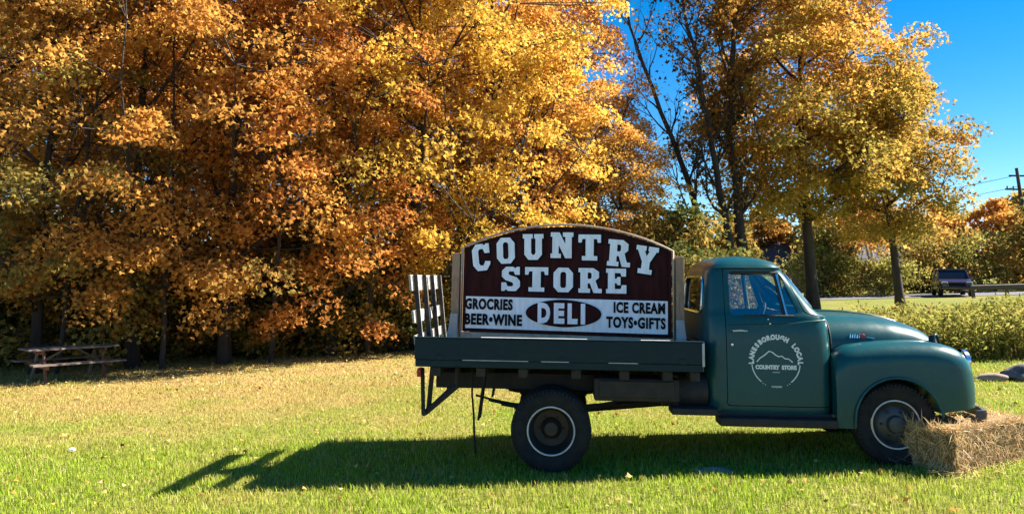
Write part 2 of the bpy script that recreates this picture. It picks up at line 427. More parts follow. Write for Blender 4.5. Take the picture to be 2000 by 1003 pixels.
# ------------------------------------------------------------------ ground, road
def build_ground():
    xs = [-400, -120, -70, -40] + list(range(-36, 68, 4)) + [70, 120, 220, 400]
    ys = [-60, -20, -8] + list(range(-4, 64, 4)) + [80, 120, 200, 400]
    V = [(x, y, gz(x)) for y in ys for x in xs]; n = len(xs)
    F = [(j * n + i, j * n + i + 1, (j + 1) * n + i + 1, (j + 1) * n + i) for j in range(len(ys) - 1) for i in range(n - 1)]
    mb = MB(); mb.add(V, F)
    o = obj("lawn_ground", mb, 'ground', smooth=60); tag(o, kind="structure")
    # the road on the far side of the field
    mb = MB(); L = []
    for k in range(0, 41):
        x = 4 + k * 2.4
        yc = 52.5 + 0.0016 * (x - 24) ** 2
        L.append((x, yc))
    V = []; F = []
    for i, (x, yc) in enumerate(L):
        V += [(x, yc - 3.6, gz(x) + 0.03), (x, yc + 3.6, gz(x) + 0.03)]
        if i: F.append((2 * i - 2, 2 * i, 2 * i + 1, 2 * i - 1))
    mb.add(V, F)
    r = obj("road", mb, 'asphalt'); tag(r, kind="structure")
    for dy, nm in ((-3.2, "edge_line"), (3.2, "edge_line"), (0.0, "centre_line")):
        V = []; F = []
        for i, (x, yc) in enumerate(L):
            V += [(x, yc + dy - 0.07, gz(x) + 0.036), (x, yc + dy + 0.07, gz(x) + 0.036)]
            if i: F.append((2 * i - 2, 2 * i, 2 * i + 1, 2 * i - 1))
        mb = MB(); mb.add(V, F); obj(nm, mb, 'white_paint', r)
build_ground()
mb = MB(); xs = list(range(-40, 44, 4))
V = [(x, y, gz(x) + .03) for y in (-50, 4.4) for x in xs]; n_ = len(xs)
mb.add(V, [(i, i + 1, n_ + i + 1, n_ + i) for i in range(n_ - 1)])
tag(obj("unseen_bounce_lot", mb, 'asphalt'), kind="structure")  # assumed paving behind the camera, added unseen to keep bounced light neutral

# ------------------------------------------------------------------ foliage helpers (numpy)
def np_mesh(name, V, T, face_attrs=None):
    me = bpy.data.meshes.new(name)
    nv, nt = len(V), len(T)
    me.vertices.add(nv); me.loops.add(nt * 3); me.polygons.add(nt)
    me.vertices.foreach_set("co", np.ascontiguousarray(V, dtype=np.float32).ravel())
    me.loops.foreach_set("vertex_index", np.ascontiguousarray(T, dtype=np.int32).ravel())
    me.polygons.foreach_set("loop_start", np.arange(0, nt * 3, 3, dtype=np.int32))
    me.polygons.foreach_set("loop_total", np.full(nt, 3, dtype=np.int32))
    for k, a in (face_attrs or {}).items():
        at = me.attributes.new(k, 'FLOAT', 'FACE'); at.data.foreach_set("value", np.ascontiguousarray(a, dtype=np.float32))
    me.update(calc_edges=True)
    return me
LEAF = np.array([(0, 0), (-.52, .42), (-.20, .58), (0, 1.0), (.20, .58), (.52, .42)], dtype=float)
LEAF_T = np.array([(0, 2, 1), (0, 3, 2), (0, 4, 3), (0, 5, 4)])
def unit(a): return a / (np.linalg.norm(a, axis=1, keepdims=True) + 1e-9)
def leaf_geometry(P, N, size, rng, fold=0.25, wf=1.0):
    n = len(P); N = unit(N)
    t = unit(np.cross(N, rng.normal(size=(n, 3)))); b = np.cross(N, t)
    zoff = np.array([0, -fold, -fold * .3, -.12, -fold * .3, -fold])
    V = (P[:, None, :] + (wf * LEAF[None, :, 0, None] * t[:, None, :] + (LEAF[None, :, 1, None] - .45) * b[:, None, :] + zoff[None, :, None] * N[:, None, :]) * size[:, None, None])
    T = (LEAF_T[None] + (np.arange(n) * 6)[:, None, None])
    return V.reshape(-1, 3), T.reshape(-1, 3)

def envelope(t):
    t = np.asarray(t)
    lo = 0.62 + 0.38 * np.clip(t / 0.35, 0, 1) ** 0.7
    hi = np.sqrt(np.clip(1 - (np.clip((t - 0.35) / 0.65, 0, 1)) ** 2.3, 0.02, 1))
    return np.where(t < 0.35, lo, hi)

def make_tree_meshes(seed, H=12.0, R=3.4, zb=1.4, n_clump=170, per=150, leaf=0.15, trunk_r=0.2, lean=(0, 0), flat=0.5, clump_r=0.72, shell=0.72):
    """returns trunk mesh (with limbs) and crown mesh, base at the origin"""
    rng = np.random.default_rng(seed); rnd = random.Random(seed)
    lump = rng.normal(size=(5, 2))
    def axis(z):
        s = z / H
        return np.array([lean[0] * s * s + 0.12 * math.sin(s * 5 + seed), lean[1] * s * s + 0.12 * math.cos(s * 4.3 + seed), z])
    C = []; tries = 0
    while len(C) < n_clump and tries < 20000:
        tries += 1
        t = rnd.random() ** 0.92; a = rnd.random() * 2 * math.pi
        fr = (shell + (1 - shell) * rnd.random()) if rnd.random() < 0.7 else rnd.random() * shell
        lumpy = 1 + 0.13 * math.sin(3 * a + lump[0, 0] * 3 + t * 4) + 0.10 * math.sin(5 * a + lump[1, 0] * 5 - t * 9)
        r = R * float(envelope(t)) * fr * lumpy
        z = zb + (H - zb) * t
        c = axis(z) + np.array([r * math.cos(a), r * math.sin(a), 0])
        if C and min(np.sum((np.array(C) - c) ** 2, axis=1)) < (clump_r * 0.42) ** 2: continue
        C.append(c)
    C = np.array(C); n = len(C)
    # --- wood
    mb = MB()
    zs = np.linspace(0, H * 0.93, 12)
    pts = [axis(z) for z in zs]
    rr = [trunk_r * (1.35 if i == 0 else (1 - 0.93 * (z / (H * 0.93)) ** 0.85)) + 0.012 for i, z in enumerate(zs)]
    pts[0] = pts[0] - np.array([0, 0, 0.15])
    mb.tube(pts, rr, 9)
    limbs = []
    nl = 11
    for k in range(nl):
        h = zb * 0.9 + (H * 0.72 - zb * 0.9) * (k + 0.3 * rnd.random()) / nl
        a = k * 2.4 + rnd.random() * 0.6
        t_end = min(0.97, (h - zb) / (H - zb) + 0.22)
        e = R * float(envelope(max(0, t_end))) * 0.82
        p0 = axis(h); z1 = zb + (H - zb) * t_end
        p3 = axis(z1) + np.array([e * math.cos(a), e * math.sin(a), 0])
        p1 = p0 + (p3 - p0) * 0.35 + np.array([0, 0, -0.1 * e]) ; p2 = p0 + (p3 - p0) * 0.7 + np.array([0, 0, 0.02 * e])
        r0 = trunk_r * (1 - 0.8 * h / H) * 0.5 + 0.012
        P = []
        for u in np.linspace(0, 1, 7):
            P.append((1 - u) ** 3 * p0 + 3 * u * (1 - u) ** 2 * p1 + 3 * u * u * (1 - u) * p2 + u ** 3 * p3)
        mb.tube(P, list(np.linspace(r0, 0.012, 7)), 6)
        limbs += P
    limbs = np.array(limbs + [axis(z) for z in np.linspace(zb, H * 0.9, 14)])
    for c in C:
        low = limbs[limbs[:, 2] < c[2] + 0.1]
        if len(low) == 0: low = limbs
        q = low[np.argmin(np.sum((low - c) ** 2, axis=1))]
        mid = (q + c) / 2 + rng.normal(size=3) * 0.08
        mb.tube([q, mid, c], [0.022, 0.015, 0.006], 4, cap=False)
        for _ in range(2):
            e = c + rng.normal(size=3) * np.array([.5, .5, .25]) * clump_r
            mb.tube([mid, e], [0.010, 0.003], 3, cap=False)
    trunk = mb.mesh("trunk")
    trunk.materials.append(M['bark'])
    trunk.polygons.foreach_set("use_smooth", [True] * len(trunk.polygons))
    # --- leaves
    cnt = rng.poisson(per, n); idx = np.repeat(np.arange(n), cnt); m = len(idx)
    cr = clump_r * rng.uniform(0.65, 1.3, n)
    u = unit(rng.normal(size=(m, 3))) * (rng.random((m, 1)) ** 0.45)
    ax = np.array([axis(c[2]) for c in C]); out = C - ax; out[:, 2] = 0; out = unit(out + 1e-6)
    loc = u * cr[idx][:, None] * np.array([1, 1, flat])
    droop = np.sum(loc * out[idx], axis=1)
    loc[:, 2] -= droop * 0.30 + 0.12 * (np.linalg.norm(loc[:, :2], axis=1) / cr[idx]) ** 2
    P = C[idx] + loc
    N = np.array([0, 0, 0.5]) + out[idx] * 0.40 + rng.normal(size=(m, 3)) * 0.70
    V, T = leaf_geometry(P, N, leaf * rng.uniform(0.65, 1.3, m), rng)
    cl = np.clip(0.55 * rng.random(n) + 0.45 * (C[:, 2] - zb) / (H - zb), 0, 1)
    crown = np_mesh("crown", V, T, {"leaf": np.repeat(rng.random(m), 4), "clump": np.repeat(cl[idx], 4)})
    return trunk, crown

def place_tree(name, meshes, leaf_mat, x, y, label, group=None, rz=0.0, s=1.0, sz=None, cat="tree", z=None):
    t = thing(name, (x, y, gz(x) if z is None else z), label, cat, group, rz)
    t.scale = (s, s, sz or s)
    tr = link("trunk", meshes[0], t)
    cr = link("crown", meshes[1], t)
    if not meshes[1].materials: meshes[1].materials.append(M[leaf_mat])
    cr.material_slots[0].link = 'OBJECT'; cr.material_slots[0].material = M[leaf_mat]
    cr["kind"] = "stuff"
    return t

# ------------------------------------------------------------------ the truck (local frame: x forward, -y towards the viewer's side)
truck = thing("flatbed_truck", (0.75, 8.24, 0.0225), "old teal flatbed farm truck with rounded cab, parked on the lawn", "truck")
truck.rotation_euler = (0, 0.0122, 0)

CAB_REAR = [(0.48, .60), (0.60, .585), (1.0, .578), (1.42, .588), (1.60, .60), (1.82, .622), (1.88, .645), (1.93, .69), (1.965, .78), (1.985, .92), (1.990, 1.00)]
CAB_FRONT = [(0.48, 1.765), (0.60, 1.78), (1.20, 1.785), (1.40, 1.765), (1.43, 1.715), (1.46, 1.66), (1.82, 1.395), (1.86, 1.385), (1.885, 1.375), (1.93, 1.325), (1.965, 1.22), (1.985, 1.09), (1.990, 1.03)]
CAB_HALF = [(0.48, .775), (0.56, .795), (0.75, .803), (1.10, .803), (1.30, .792), (1.40, .772), (1.44, .752), (1.82, .690), (1.86, .690), (1.885, .678), (1.93, .625), (1.965, .51), (1.985, .29), (1.990, .16)]
def cab_ring(z, inset=0.0, n=88):
    x0, x1, w = interp(z, CAB_REAR) + inset, interp(z, CAB_FRONT) - inset, interp(z, CAB_HALF) - inset
    e = interp(z, [(0.5, 9), (1.40, 8), (1.80, 6.5), (1.90, 4.5), (1.97, 3), (2.0, 2.4)])
    cx, a = (x0 + x1) / 2, (x1 - x0) / 2
    R = []
    for k in range(n):
        t = 2 * math.pi * (k + .5) / n
        c, s_ = math.cos(t), math.sin(t)
        R.append((cx + a * math.copysign(abs(c) ** (2 / e), c), w * math.copysign(abs(s_) ** (2 / e), s_), z))
    return R
ZC = [.49, .52, .56, .64, .75, .9, 1.05, 1.2, 1.3, 1.36, 1.40, 1.42, 1.44, 1.48, 1.58, 1.68, 1.78, 1.82, 1.855, 1.875, 1.90, 1.925, 1.948, 1.965, 1.978, 1.986, 1.990]
def cab_loft(inset=0.0):
    mb = MB()
    if inset == 0: zs = ZC
    else: zs = [z for z in ZC if .52 < z < 1.95]
    mb.loft([cab_ring(z, inset) for z in zs]); return mb
def rounded(poly, r, n=4):
    out = []; m = len(poly)
    for i in range(m):
        p, a, b = Vector(poly[i]), Vector(poly[i - 1]), Vector(poly[(i + 1) % m])
        d1 = (a - p).normalized() * min(r, (a - p).length * .45); d2 = (b - p).normalized() * min(r, (b - p).length * .45)
        for k in range(n + 1):
            u = k / n
            q = p + d1 * (1 - u) ** 2 + d2 * u ** 2
            out.append((q.x, q.y))
    return out
def cutter(poly, axis, a, b):
    return obj("cut", MB().prism(poly, axis, a, b), None)
cab = obj("cab", cab_loft(), None)
boolean(cab, obj("cut", cab_loft(0.035), None), 'DIFFERENCE')
WIN = [(.825, 1.412), (1.465, 1.425), (1.325, 1.808), (.82, 1.812)]
boolean(cab, cutter(rounded(WIN, .035), 'y', -1.2, 1.2), 'DIFFERENCE')
boolean(cab, cutter(rounded([(-.60, 1.475), (.60, 1.475), (.565, 1.80), (-.565, 1.80)], .06), 'x', 1.15, 2.2), 'DIFFERENCE')
boolean(cab, cutter(rounded([(-.53, 1.42), (.53, 1.42), (.50, 1.77), (-.50, 1.77)], .07), 'x', .3, .95), 'DIFFERENCE')
DOOR = [(.778, .575), (1.725, .575), (1.735, 1.0), (1.725, 1.385), (1.52, 1.435), (1.355, 1.842), (.776, 1.846)]
DOORR = rounded(DOOR, .03)
cc = Vector((1.2, 1.1))
def grow(poly, g):
    out = []
    for p in poly:
        v = Vector(p) - cc
        out.append((p[0] + math.copysign(g, v.x) if abs(v.x) > .2 else p[0], p[1] + math.copysign(g, v.y) if abs(v.y) > .2 else p[1]))
    return out
doors = []
for sgn in (-1, 1):
    d = link("door", cab.data.copy())
    boolean(d, cutter(DOORR, 'y', sgn * .42, sgn * 1.2), 'INTERSECT')
    doors.append(d)
for sgn in (-1, 1):
    boolean(cab, cutter(grow(DOORR, .007), 'y', sgn * .42, sgn * 1.2), 'DIFFERENCE')
def finish(o, m, parent, ang=32):
    o.parent = parent
    o.data.materials.clear(); o.data.materials.append(M[m])
    o.data.polygons.foreach_set("use_smooth", [True] * len(o.data.polygons))
    o.data.set_sharp_from_angle(angle=rad(ang))
finish(cab, 'paint', truck)
for d in doors: finish(d, 'paint', truck)
# cab trim
def cab_side_y(x, z):
    x0, x1, w = interp(z, CAB_REAR), interp(z, CAB_FRONT), interp(z, CAB_HALF)
    e = interp(z, [(0.5, 9), (1.40, 8), (1.80, 6.5), (1.90, 4.5), (1.97, 3), (2.0, 2.4)])
    u = min(.999, abs((x - (x0 + x1) / 2) / ((x1 - x0) / 2)))
    return w * (1 - u ** e) ** (1 / e)
for sgn in (-1, 1):
    P = [(x, sgn * (cab_side_y(x, 1.862) + .008), 1.862) for x in np.linspace(.70, 1.33, 14)]
    obj("drip_rail", MB().tube(P, .010, 6), 'paint', cab, 40)
rear_ring = [(x, y, z) for (y, z), x in ((p, interp(p[1], CAB_REAR) - .004) for p in rounded([(-.53, 1.42), (.53, 1.42), (.50, 1.77), (-.50, 1.77)], .07, 5))]
rw = obj("rear_window", MB().add([(x + .022, y, z) for x, y, z in rear_ring], [tuple(range(len(rear_ring)))]), 'glass', truck)
obj("window_trim", MB().ring_tube(rear_ring, .011), 'chrome', rw, 40)
def ws_x(z): return interp(z, CAB_FRONT)
ring = rounded([(-.60, 1.475), (.60, 1.475), (.565, 1.80), (-.565, 1.80)], .06, 4)
def ws_pt(y, z, off):
    x0, x1, w = interp(z, CAB_REAR), ws_x(z), interp(z, CAB_HALF)
    e = interp(z, [(1.40, 8), (1.80, 6.5)])
    return ((x0 + x1) / 2 + (x1 - x0) / 2 * (1 - min(.999, abs(y) / w) ** e) ** (1 / e) + off, y, z)
wsm = MB(); rows = 8; colsn = 14
Vw = []; Fw = []
for i in range(rows + 1):
    z = 1.465 + (1.81 - 1.465) * i / rows; hw = .61 - .035 * i / rows
    for j in range(colsn + 1): Vw.append(ws_pt(-hw + 2 * hw * j / colsn, z, -.018))
for i in range(rows):
    for j in range(colsn):
        a = i * (colsn + 1) + j; Fw.append((a, a + 1, a + colsn + 2, a + colsn + 1))
ws = obj("windshield", wsm.add(Vw, Fw), 'glass', truck, 60)
obj("windshield_trim", MB().ring_tube([ws_pt(y, z, .004) for y, z in ring], .013), 'chrome', ws, 40)
for y0 in (-.30, .18):
    obj("wiper", MB().tube([ws_pt(y0, 1.462, .03), ws_pt(y0 + .12, 1.50, .022), ws_pt(y0 + .36, 1.53, .018)], .006, 5), 'black', ws)

# doors: glass, vent window, handle, lock, hinges
for d, sgn in zip(doors, (-1, 1)):
    def on(x, z, off): return (x, sgn * (cab_side_y(x, z) + off), z)
    main = [(.81, 1.40), (1.345, 1.405), (1.275, 1.82), (.81, 1.82)]
    gl = obj("side_window", MB().add([on(x, z, -.022) for x, z in main], [(0, 1, 2, 3)]), 'glass', d)
    vent = [(1.365, 1.41), (1.48, 1.415), (1.325, 1.82), (1.295, 1.82)]
    obj("vent_window", MB().add([on(x, z, -.022) for x, z in vent], [(0, 1, 2, 3)]), 'glass', d)
    obj("vent_divider", MB().tube([on(1.355, 1.40, -.012), on(1.285, 1.825, -.012)], .014, 6), 'chrome', d)
    obj("window_channel", MB().tube([on(1.328, 1.40, -.014), on(1.262, 1.825, -.014)], .011, 6), 'black', d)
    obj("window_seal", MB().tube([on(x, 1.408, .004) for x in np.linspace(.95, 1.42, 7)], .009, 6), 'black', d)
    obj("top_seal", MB().tube([on(x, 1.815, .002) for x in np.linspace(.86, 1.30, 7)], .010, 6), 'black', d)
    hb = MB().tube([on(.815, 1.262, .012), on(.83, 1.266, .034), on(.90, 1.270, .036), on(.965, 1.264, .030)], [.010, .012, .011, .006], 8)
    hd = obj("handle", hb, 'chrome', d, 40)
    obj("lock_button", MB().lathe([(0, -.012), (.012, -.010), (.014, 0)], on(.825, 1.135, .002), 12), 'chrome', d, 40)
    obj("mirror_bolt", MB().lathe([(0, -.014), (.009, -.010), (.011, 0)], on(1.185, 1.335, .002), 12), 'chrome', d, 40)
    obj("mirror_bolt", MB().lathe([(0, -.012), (.007, -.008), (.009, 0)], on(1.17, 1.375, .002), 12), 'chrome', d, 40)
    obj("door_crease", MB().tube([on(x, interp(x, [(.8, 1.31), (1.3, 1.325), (1.5, 1.352), (1.73, 1.372)]), -.004) for x in np.linspace(.80, 1.715, 14)], .012, 6), 'paint', d, 50)

# circular decal on the near door
def text_vf(body, size, off=0.0, sx=1.0, ext=0.0015, spc=1.0):
    cu = bpy.data.curves.new("text", 'FONT'); cu.body = body; cu.size = size; cu.offset = off; cu.extrude = ext
    cu.space_character = spc; cu.align_x = 'CENTER'; cu.align_y = 'CENTER'; cu.resolution_u = 3
    o = bpy.data.objects.new("text", cu); COL.objects.link(o)
    dg = bpy.context.evaluated_depsgraph_get()
    me = bpy.data.meshes.new_from_object(o.evaluated_get(dg))
    V = [(v.co.x * sx, v.co.y, v.co.z) for v in me.vertices]; F = [tuple(p.vertices) for p in me.polygons]
    bpy.data.objects.remove(o); bpy.data.curves.remove(cu); bpy.data.meshes.remove(me)
    return V, F
LOGO_C = (1.225, -.8062, .985); LR = .232
TOY = Matrix.Rotation(rad(90), 4, 'X')           # text plane xy -> xz, facing -y
logo = MB()
txt = "LANESBOROUGH LOCAL"
span = rad(186)
for i, ch in enumerate(txt):
    if ch == ' ': continue
    a = span / 2 - span * i / (len(txt) - 1)
    V, F = text_vf(ch, .060, .0048, .86)
    mt = Matrix.Translation(LOGO_C) @ TOY @ Matrix.Rotation(a, 4, 'Z') @ Matrix.Translation((0, LR - .008, 0))
    logo.add(V, F, mt)
decal = obj("door_decal", logo, 'decal', doors[0])
tag(decal, "white lettering arched round a mountain outline on the door")
m2 = MB(); V, F = text_vf("COUNTRY  STORE", .050, .0036, .90); m2.add(V, F, Matrix.Translation(LOGO_C) @ TOY @ Matrix.Translation((0, -.055, 0)))
obj("decal_words", m2, 'decal', decal)
m3 = MB()
def ribbon(pts, w, y=-.8065):
    V = []; F = []
    for i, p in enumerate(pts):
        p = Vector(p); t = (Vector(pts[min(i + 1, len(pts) - 1)]) - Vector(pts[max(i - 1, 0)])).normalized(); nn = Vector((-t.y, t.x)) * w / 2
        V += [(LOGO_C[0] + p.x + nn.x, y, LOGO_C[2] + p.y + nn.y), (LOGO_C[0] + p.x - nn.x, y, LOGO_C[2] + p.y - nn.y)]
        if i: F.append((2 * i - 2, 2 * i - 1, 2 * i + 1, 2 * i))
    return V, F
m3.add(*ribbon([(-.175, -.005), (-.145, .03), (-.105, .055), (-.06, .095), (-.03, .085), (0, .06), (.03, .045), (.055, .052), (.085, .028), (.12, .025), (.155, -.005)], .010))
obj("decal_mountain", m3, 'decal', decal)
for a0, a1 in ((-175, -128), (-52, -5)):
    obj("decal_border", MB().add(*ribbon([(.222 * math.cos(rad(a)), .222 * math.sin(rad(a)) - .012) for a in np.linspace(a0, a1, 14)], .010)), 'decal', decal)
for a in (-122, -116, -64, -58):
    obj("decal_dot", MB().add(*ribbon([(.232 * math.cos(rad(a)) - .004, .232 * math.sin(rad(a)) - .006), (.232 * math.cos(rad(a)) + .004, .232 * math.sin(rad(a)) - .006)], .008)), 'decal', decal)
rr_ = random.Random(3)
m4 = MB()
for i in range(11): m4.add(*ribbon([(-.045 + i * .009, -.238 - .004 * rr_.random()), (-.041 + i * .009, -.224 + .003 * rr_.random())], .004))
for i in range(8): m4.add(*ribbon([(-.034 + i * .009, -.104), (-.030 + i * .009, -.094)], .0035))
obj("decal_small_print", m4, 'decal', decal)["kind"] = "stuff"

# interior
seat = obj("bench_seat", MB().box((.98, 0, .92), (.50, 1.35, .16), .05).box((.80, 0, 1.20), (.13, 1.35, .48), .05, (0, rad(-8), 0)), 'seat', truck, 50)
swc = Vector((1.34, .36, 1.33)); swr = Matrix.Rotation(rad(-62), 4, 'Y')
P = [swc + swr.to_3x3() @ Vector((.19 * math.cos(a), .19 * math.sin(a), 0)) for a in np.linspace(0, 2 * math.pi, 28, endpoint=False)]
obj("steering_wheel", MB().ring_tube(P, .011).tube([swc, swc + Vector((.30, 0, -.24))], .016, 8).tube([P[0], P[14]], .007, 6), 'black', truck, 40)
obj("dashboard", MB().box((1.60, 0, 1.30), (.16, 1.40, .22), .04), 'seat', truck, 40)

# mirrors
for sgn in (1,):
    mr = obj("side_mirror", MB().box((1.70, sgn * 1.02, 1.705), (.05, .17, .11), .02, (0, 0, rad(20))), 'mirror_blue', truck, 40)
    obj("mirror_arm", MB().tube([(1.69, sgn * 1.0, 1.66), (1.62, sgn * .88, 1.52), (1.60, sgn * .765, 1.40)], .008, 6), 'chrome', mr)

# hood
HT = [(1.795, 1.428), (1.95, 1.432), (2.17, 1.424), (2.41, 1.396), (2.60, 1.352), (2.72, 1.305), (2.80, 1.258), (2.845, 1.215), (2.868, 1.175)]
HW = [(1.795, .655), (2.0, .64), (2.4, .60), (2.7, .55), (2.80, .52), (2.845, .47), (2.868, .40)]
rings = []
for x in list(np.linspace(1.797, 2.7, 22)) + [2.74, 2.78, 2.805, 2.83, 2.85, 2.862, 2.868]:
    zt, w, zb = interp(x, HT), interp(x, HW), 1.035
    R = []
    n = 40
    for k in range(n + 1):
        t = math.pi * k / n
        c, s_ = math.cos(t), math.sin(t)
        R.append((x, w * math.copysign(abs(c) ** (2 / 3.4), c), zb + (zt - zb) * abs(s_) ** (2 / 3.0)))
    rings.append(R)
hood = obj("hood", MB().loft(rings), 'paint', truck, 38)
# hood ridge, seam strip and badge
obj("hood_ridge", MB().tube([(x, 0, interp(x, HT) + .004) for x in np.linspace(1.82, 2.78, 20)], [.014] * 20, 6), 'paint', hood, 50)
cowl = []
for k in range(41):
    t = math.pi * k / 40; c, s_ = math.cos(t), math.sin(t)
    cowl.append((1.790, .658 * math.copysign(abs(c) ** (2 / 3.4), c), 1.035 + (1.431 - 1.035) * abs(s_) ** (2 / 3.0)))
obj("cowl_seal", MB().tube(cowl, .008, 6), 'black', hood)
def hood_y(x, z):
    w, zt, zb = interp(x, HW), interp(x, HT), 1.035
    u = min(.999, max(0, (z - zb) / (zt - zb)))
    s_ = u ** 1.5; c = math.sqrt(max(0, 1 - s_ * s_))
    return w * c ** (2 / 3.4)
bd = MB()
for k, (x, h) in enumerate(((1.975, .034), (1.996, .030), (2.018, .034), (2.042, .028), (2.064, .034))):
    bd.tube([(x, -hood_y(x, 1.205) - .006, 1.205), (x + .010, -hood_y(x, 1.205 + h) - .006, 1.205 + h)], .005, 5)
bd.tube([(1.968, -hood_y(1.97, 1.205) - .006, 1.204), (2.07, -hood_y(2.07, 1.205) - .006, 1.202)], .004, 5)
bdg = obj("hood_badge", bd, 'chrome', hood, 40)
obj("badge_bar", MB().tube([(2.135, -hood_y(2.135, 1.21) - .006, 1.208), (2.21, -hood_y(2.21, 1.205) - .006, 1.203)], .006, 5), 'chrome', bdg, 40)
obj("badge_emblem", MB().lathe([(0, -.014), (.020, -.012), (.024, 0)], (2.105, -hood_y(2.105, 1.218) - .004, 1.218), 16), 'red', bdg, 40)
for sgn in (-1, 1):
    # dark oval air scoop at the hood's front corner with its rim
    oc = Vector((2.815, sgn * .545, 1.165)); onrm = Vector((.55, sgn * .83, .12)).normalized()
    tx = Vector((0, 0, 1)); tx = (tx - onrm * tx.dot(onrm)).normalized(); ty = onrm.cross(tx)
    P = [oc + tx * .078 * math.cos(a) + ty * .040 * math.sin(a) for a in np.linspace(0, 2 * math.pi, 26, endpoint=False)]
    sc_ = obj("hood_scoop", MB().add([p + onrm * .004 for p in P] + [p - onrm * .05 for p in P], [tuple(range(26)), tuple(range(51, 25, -1))] + [(i, (i + 1) % 26, 26 + (i + 1) % 26, 26 + i) for i in range(26)]), 'black', hood, 40)
    obj("scoop_rim", MB().ring_tube([p + onrm * .006 for p in P], .010), 'paint', sc_, 50)

# front fenders, loft along x, arches cut out
FT = [(1.752, 1.00), (1.765, 1.045), (1.79, 1.083), (1.83, 1.112), (1.90, 1.142), (2.05, 1.164), (2.30, 1.184), (2.50, 1.19), (2.66, 1.184), (2.76, 1.166), (2.84, 1.138), (2.90, 1.10), (2.95, 1.05), (2.98, .985), (2.993, .90)]
FO = [(1.752, .865), (1.80, .880), (2.2, .885), (2.7, .885), (2.80, .876), (2.88, .852), (2.94, .81), (2.975, .765), (2.993, .71)]
def longer(x): return x if x < 2.6 else 2.6 + (x - 2.6) * 1.17
FT = [(longer(a), b) for a, b in FT]; FO = [(longer(a), b) for a, b in FO]
def fender(sgn):
    rings = []
    for x in [longer(q) for q in [1.752, 1.758, 1.768, 1.785, 1.81, 1.85, 1.90] + list(np.linspace(1.97, 2.66, 16)) + [2.72, 2.76, 2.80, 2.84, 2.87, 2.90, 2.925, 2.95, 2.965, 2.98, 2.988, 2.993]]:
        zt, yo = interp(x, FT), interp(x, FO)
        zb = .400 if x < 2.2 else interp(x, [(2.2, .40), (2.7, .56), (3.0, .60)])
        yi = .44; r = .20; R = [(x, sgn * yi, zb), (x, sgn * (yo - .015), zb)]
        for k in range(1, 6):
            u = k / 6; R.append((x, sgn * (yo - .015 * (1 - u) ** 2 + .006 * math.sin(math.pi * u)), zb + (zt - r - zb) * u))
        for k in range(10):
            a = rad(90) * k / 9
            R.append((x, sgn * (yo - r + r * math.cos(a) ** .85), zt - r + r * math.sin(a) ** .85))
        R += [(x, sgn * (yo - r - .08), zt + .002), (x, sgn * yi, zt - .004)]
        rings.append(R)
    f = obj("front_fender", MB().loft(rings), None)
    arch = [(1.905, -.2), (1.905, .47)] + [(2.295 + .39 * math.cos(a), .477 + .39 * math.sin(a)) for a in np.linspace(math.pi * .98, math.pi * .02, 30)] + [(2.685, .47), (2.685, -.2)]
    boolean(f, cutter(arch, 'y', sgn * .38, sgn * 1.2), 'DIFFERENCE')
    finish(f, 'paint', truck, 36)
    A = [(1.905, sgn * .878, .41), (1.905, sgn * .888, .47)] + [(2.295 + .39 * math.cos(a), sgn * .893, .477 + .39 * math.sin(a)) for a in np.linspace(math.pi * .96, math.pi * .04, 26)] + [(2.685, sgn * .888, .56)]
    obj("arch_lip", MB().tube(A, .013, 6), 'paint', f, 50)
    hl = MB().lathe([(0, 0), (.055, -.006), (.082, -.022)], (0, 0, 0), 24)
    h = obj("headlight", hl, 'lens', truck, 40); h.location = (3.04, sgn * .58, 1.0); h.rotation_euler = (0, 0, rad(90))
    b = obj("bezel", MB().lathe([(.080, -.004), (.090, -.026), (.108, -.020), (.112, .02)], (0, 0, 0), 28), 'chrome', h, 40)
    return f
fenders = [fender(-1), fender(1)]
# nose between the fenders and grille
nose = obj("grille_panel", MB().prism(rounded([(2.70, .58), (3.02, .60), (3.045, .80), (3.02, 1.06), (2.88, 1.12), (2.70, 1.12)], .05), 'y', -.62, .62), 'paint', truck, 40)
for z in (.72, .82, .92): obj("grille_bar", MB().box((3.06, 0, z), (.05, 1.05, .05), .015), 'chrome', nose, 40)
pts = [(3.02, -.82, .545), (3.10, -.79, .545), (3.165, -.6, .545), (3.185, 0, .545), (3.165, .6, .545), (3.10, .79, .545), (3.02, .82, .545)]
bm_ = MB()
for p, q in zip(pts[:-1], pts[1:]):
    pass
rings = []
for i, p in enumerate(pts):
    x, y, z = p
    rings.append([(x - .02, y, z - .05), (x + .015, y, z - .045), (x + .02, y, z), (x + .015, y, z + .035), (x - .02, y, z + .037), (x - .02, y, z - .03)])
bumper = obj("front_bumper", bm_.loft(rings), 'rim_front', truck, 30)
for y in (-.4, .4): obj("bumper_bracket", MB().box((2.95, y, .54), (.26, .06, .05)), 'black', bumper)
obj("licence_plate", MB().box((3.215, -.05, .56), (.012, .30, .12), .004), 'rim_ring', bumper)

# running boards and lower body
for sgn in (-1, 1):
    rb = obj("running_board", MB().box((1.215, sgn * .775, .435), (1.07, .25, .075), .015), 'black', truck, 40)
    for k in range(5): obj("tread_strip", MB().box((1.215, sgn * (.69 + k * .04), .476), (1.0, .012, .008)), 'rubber', rb)
    obj("sill", MB().box((1.18, sgn * .755, .49), (1.12, .05, .04), .008), 'black', truck)
obj("engine_block", MB().box((2.30, 0, .80), (.90, .70, .52), .05).box((2.3, 0, .50), (.5, .4, .2), .03), 'black', truck)
obj("firewall", MB().box((1.80, 0, .85), (.03, 1.2, .75)), 'black', truck)

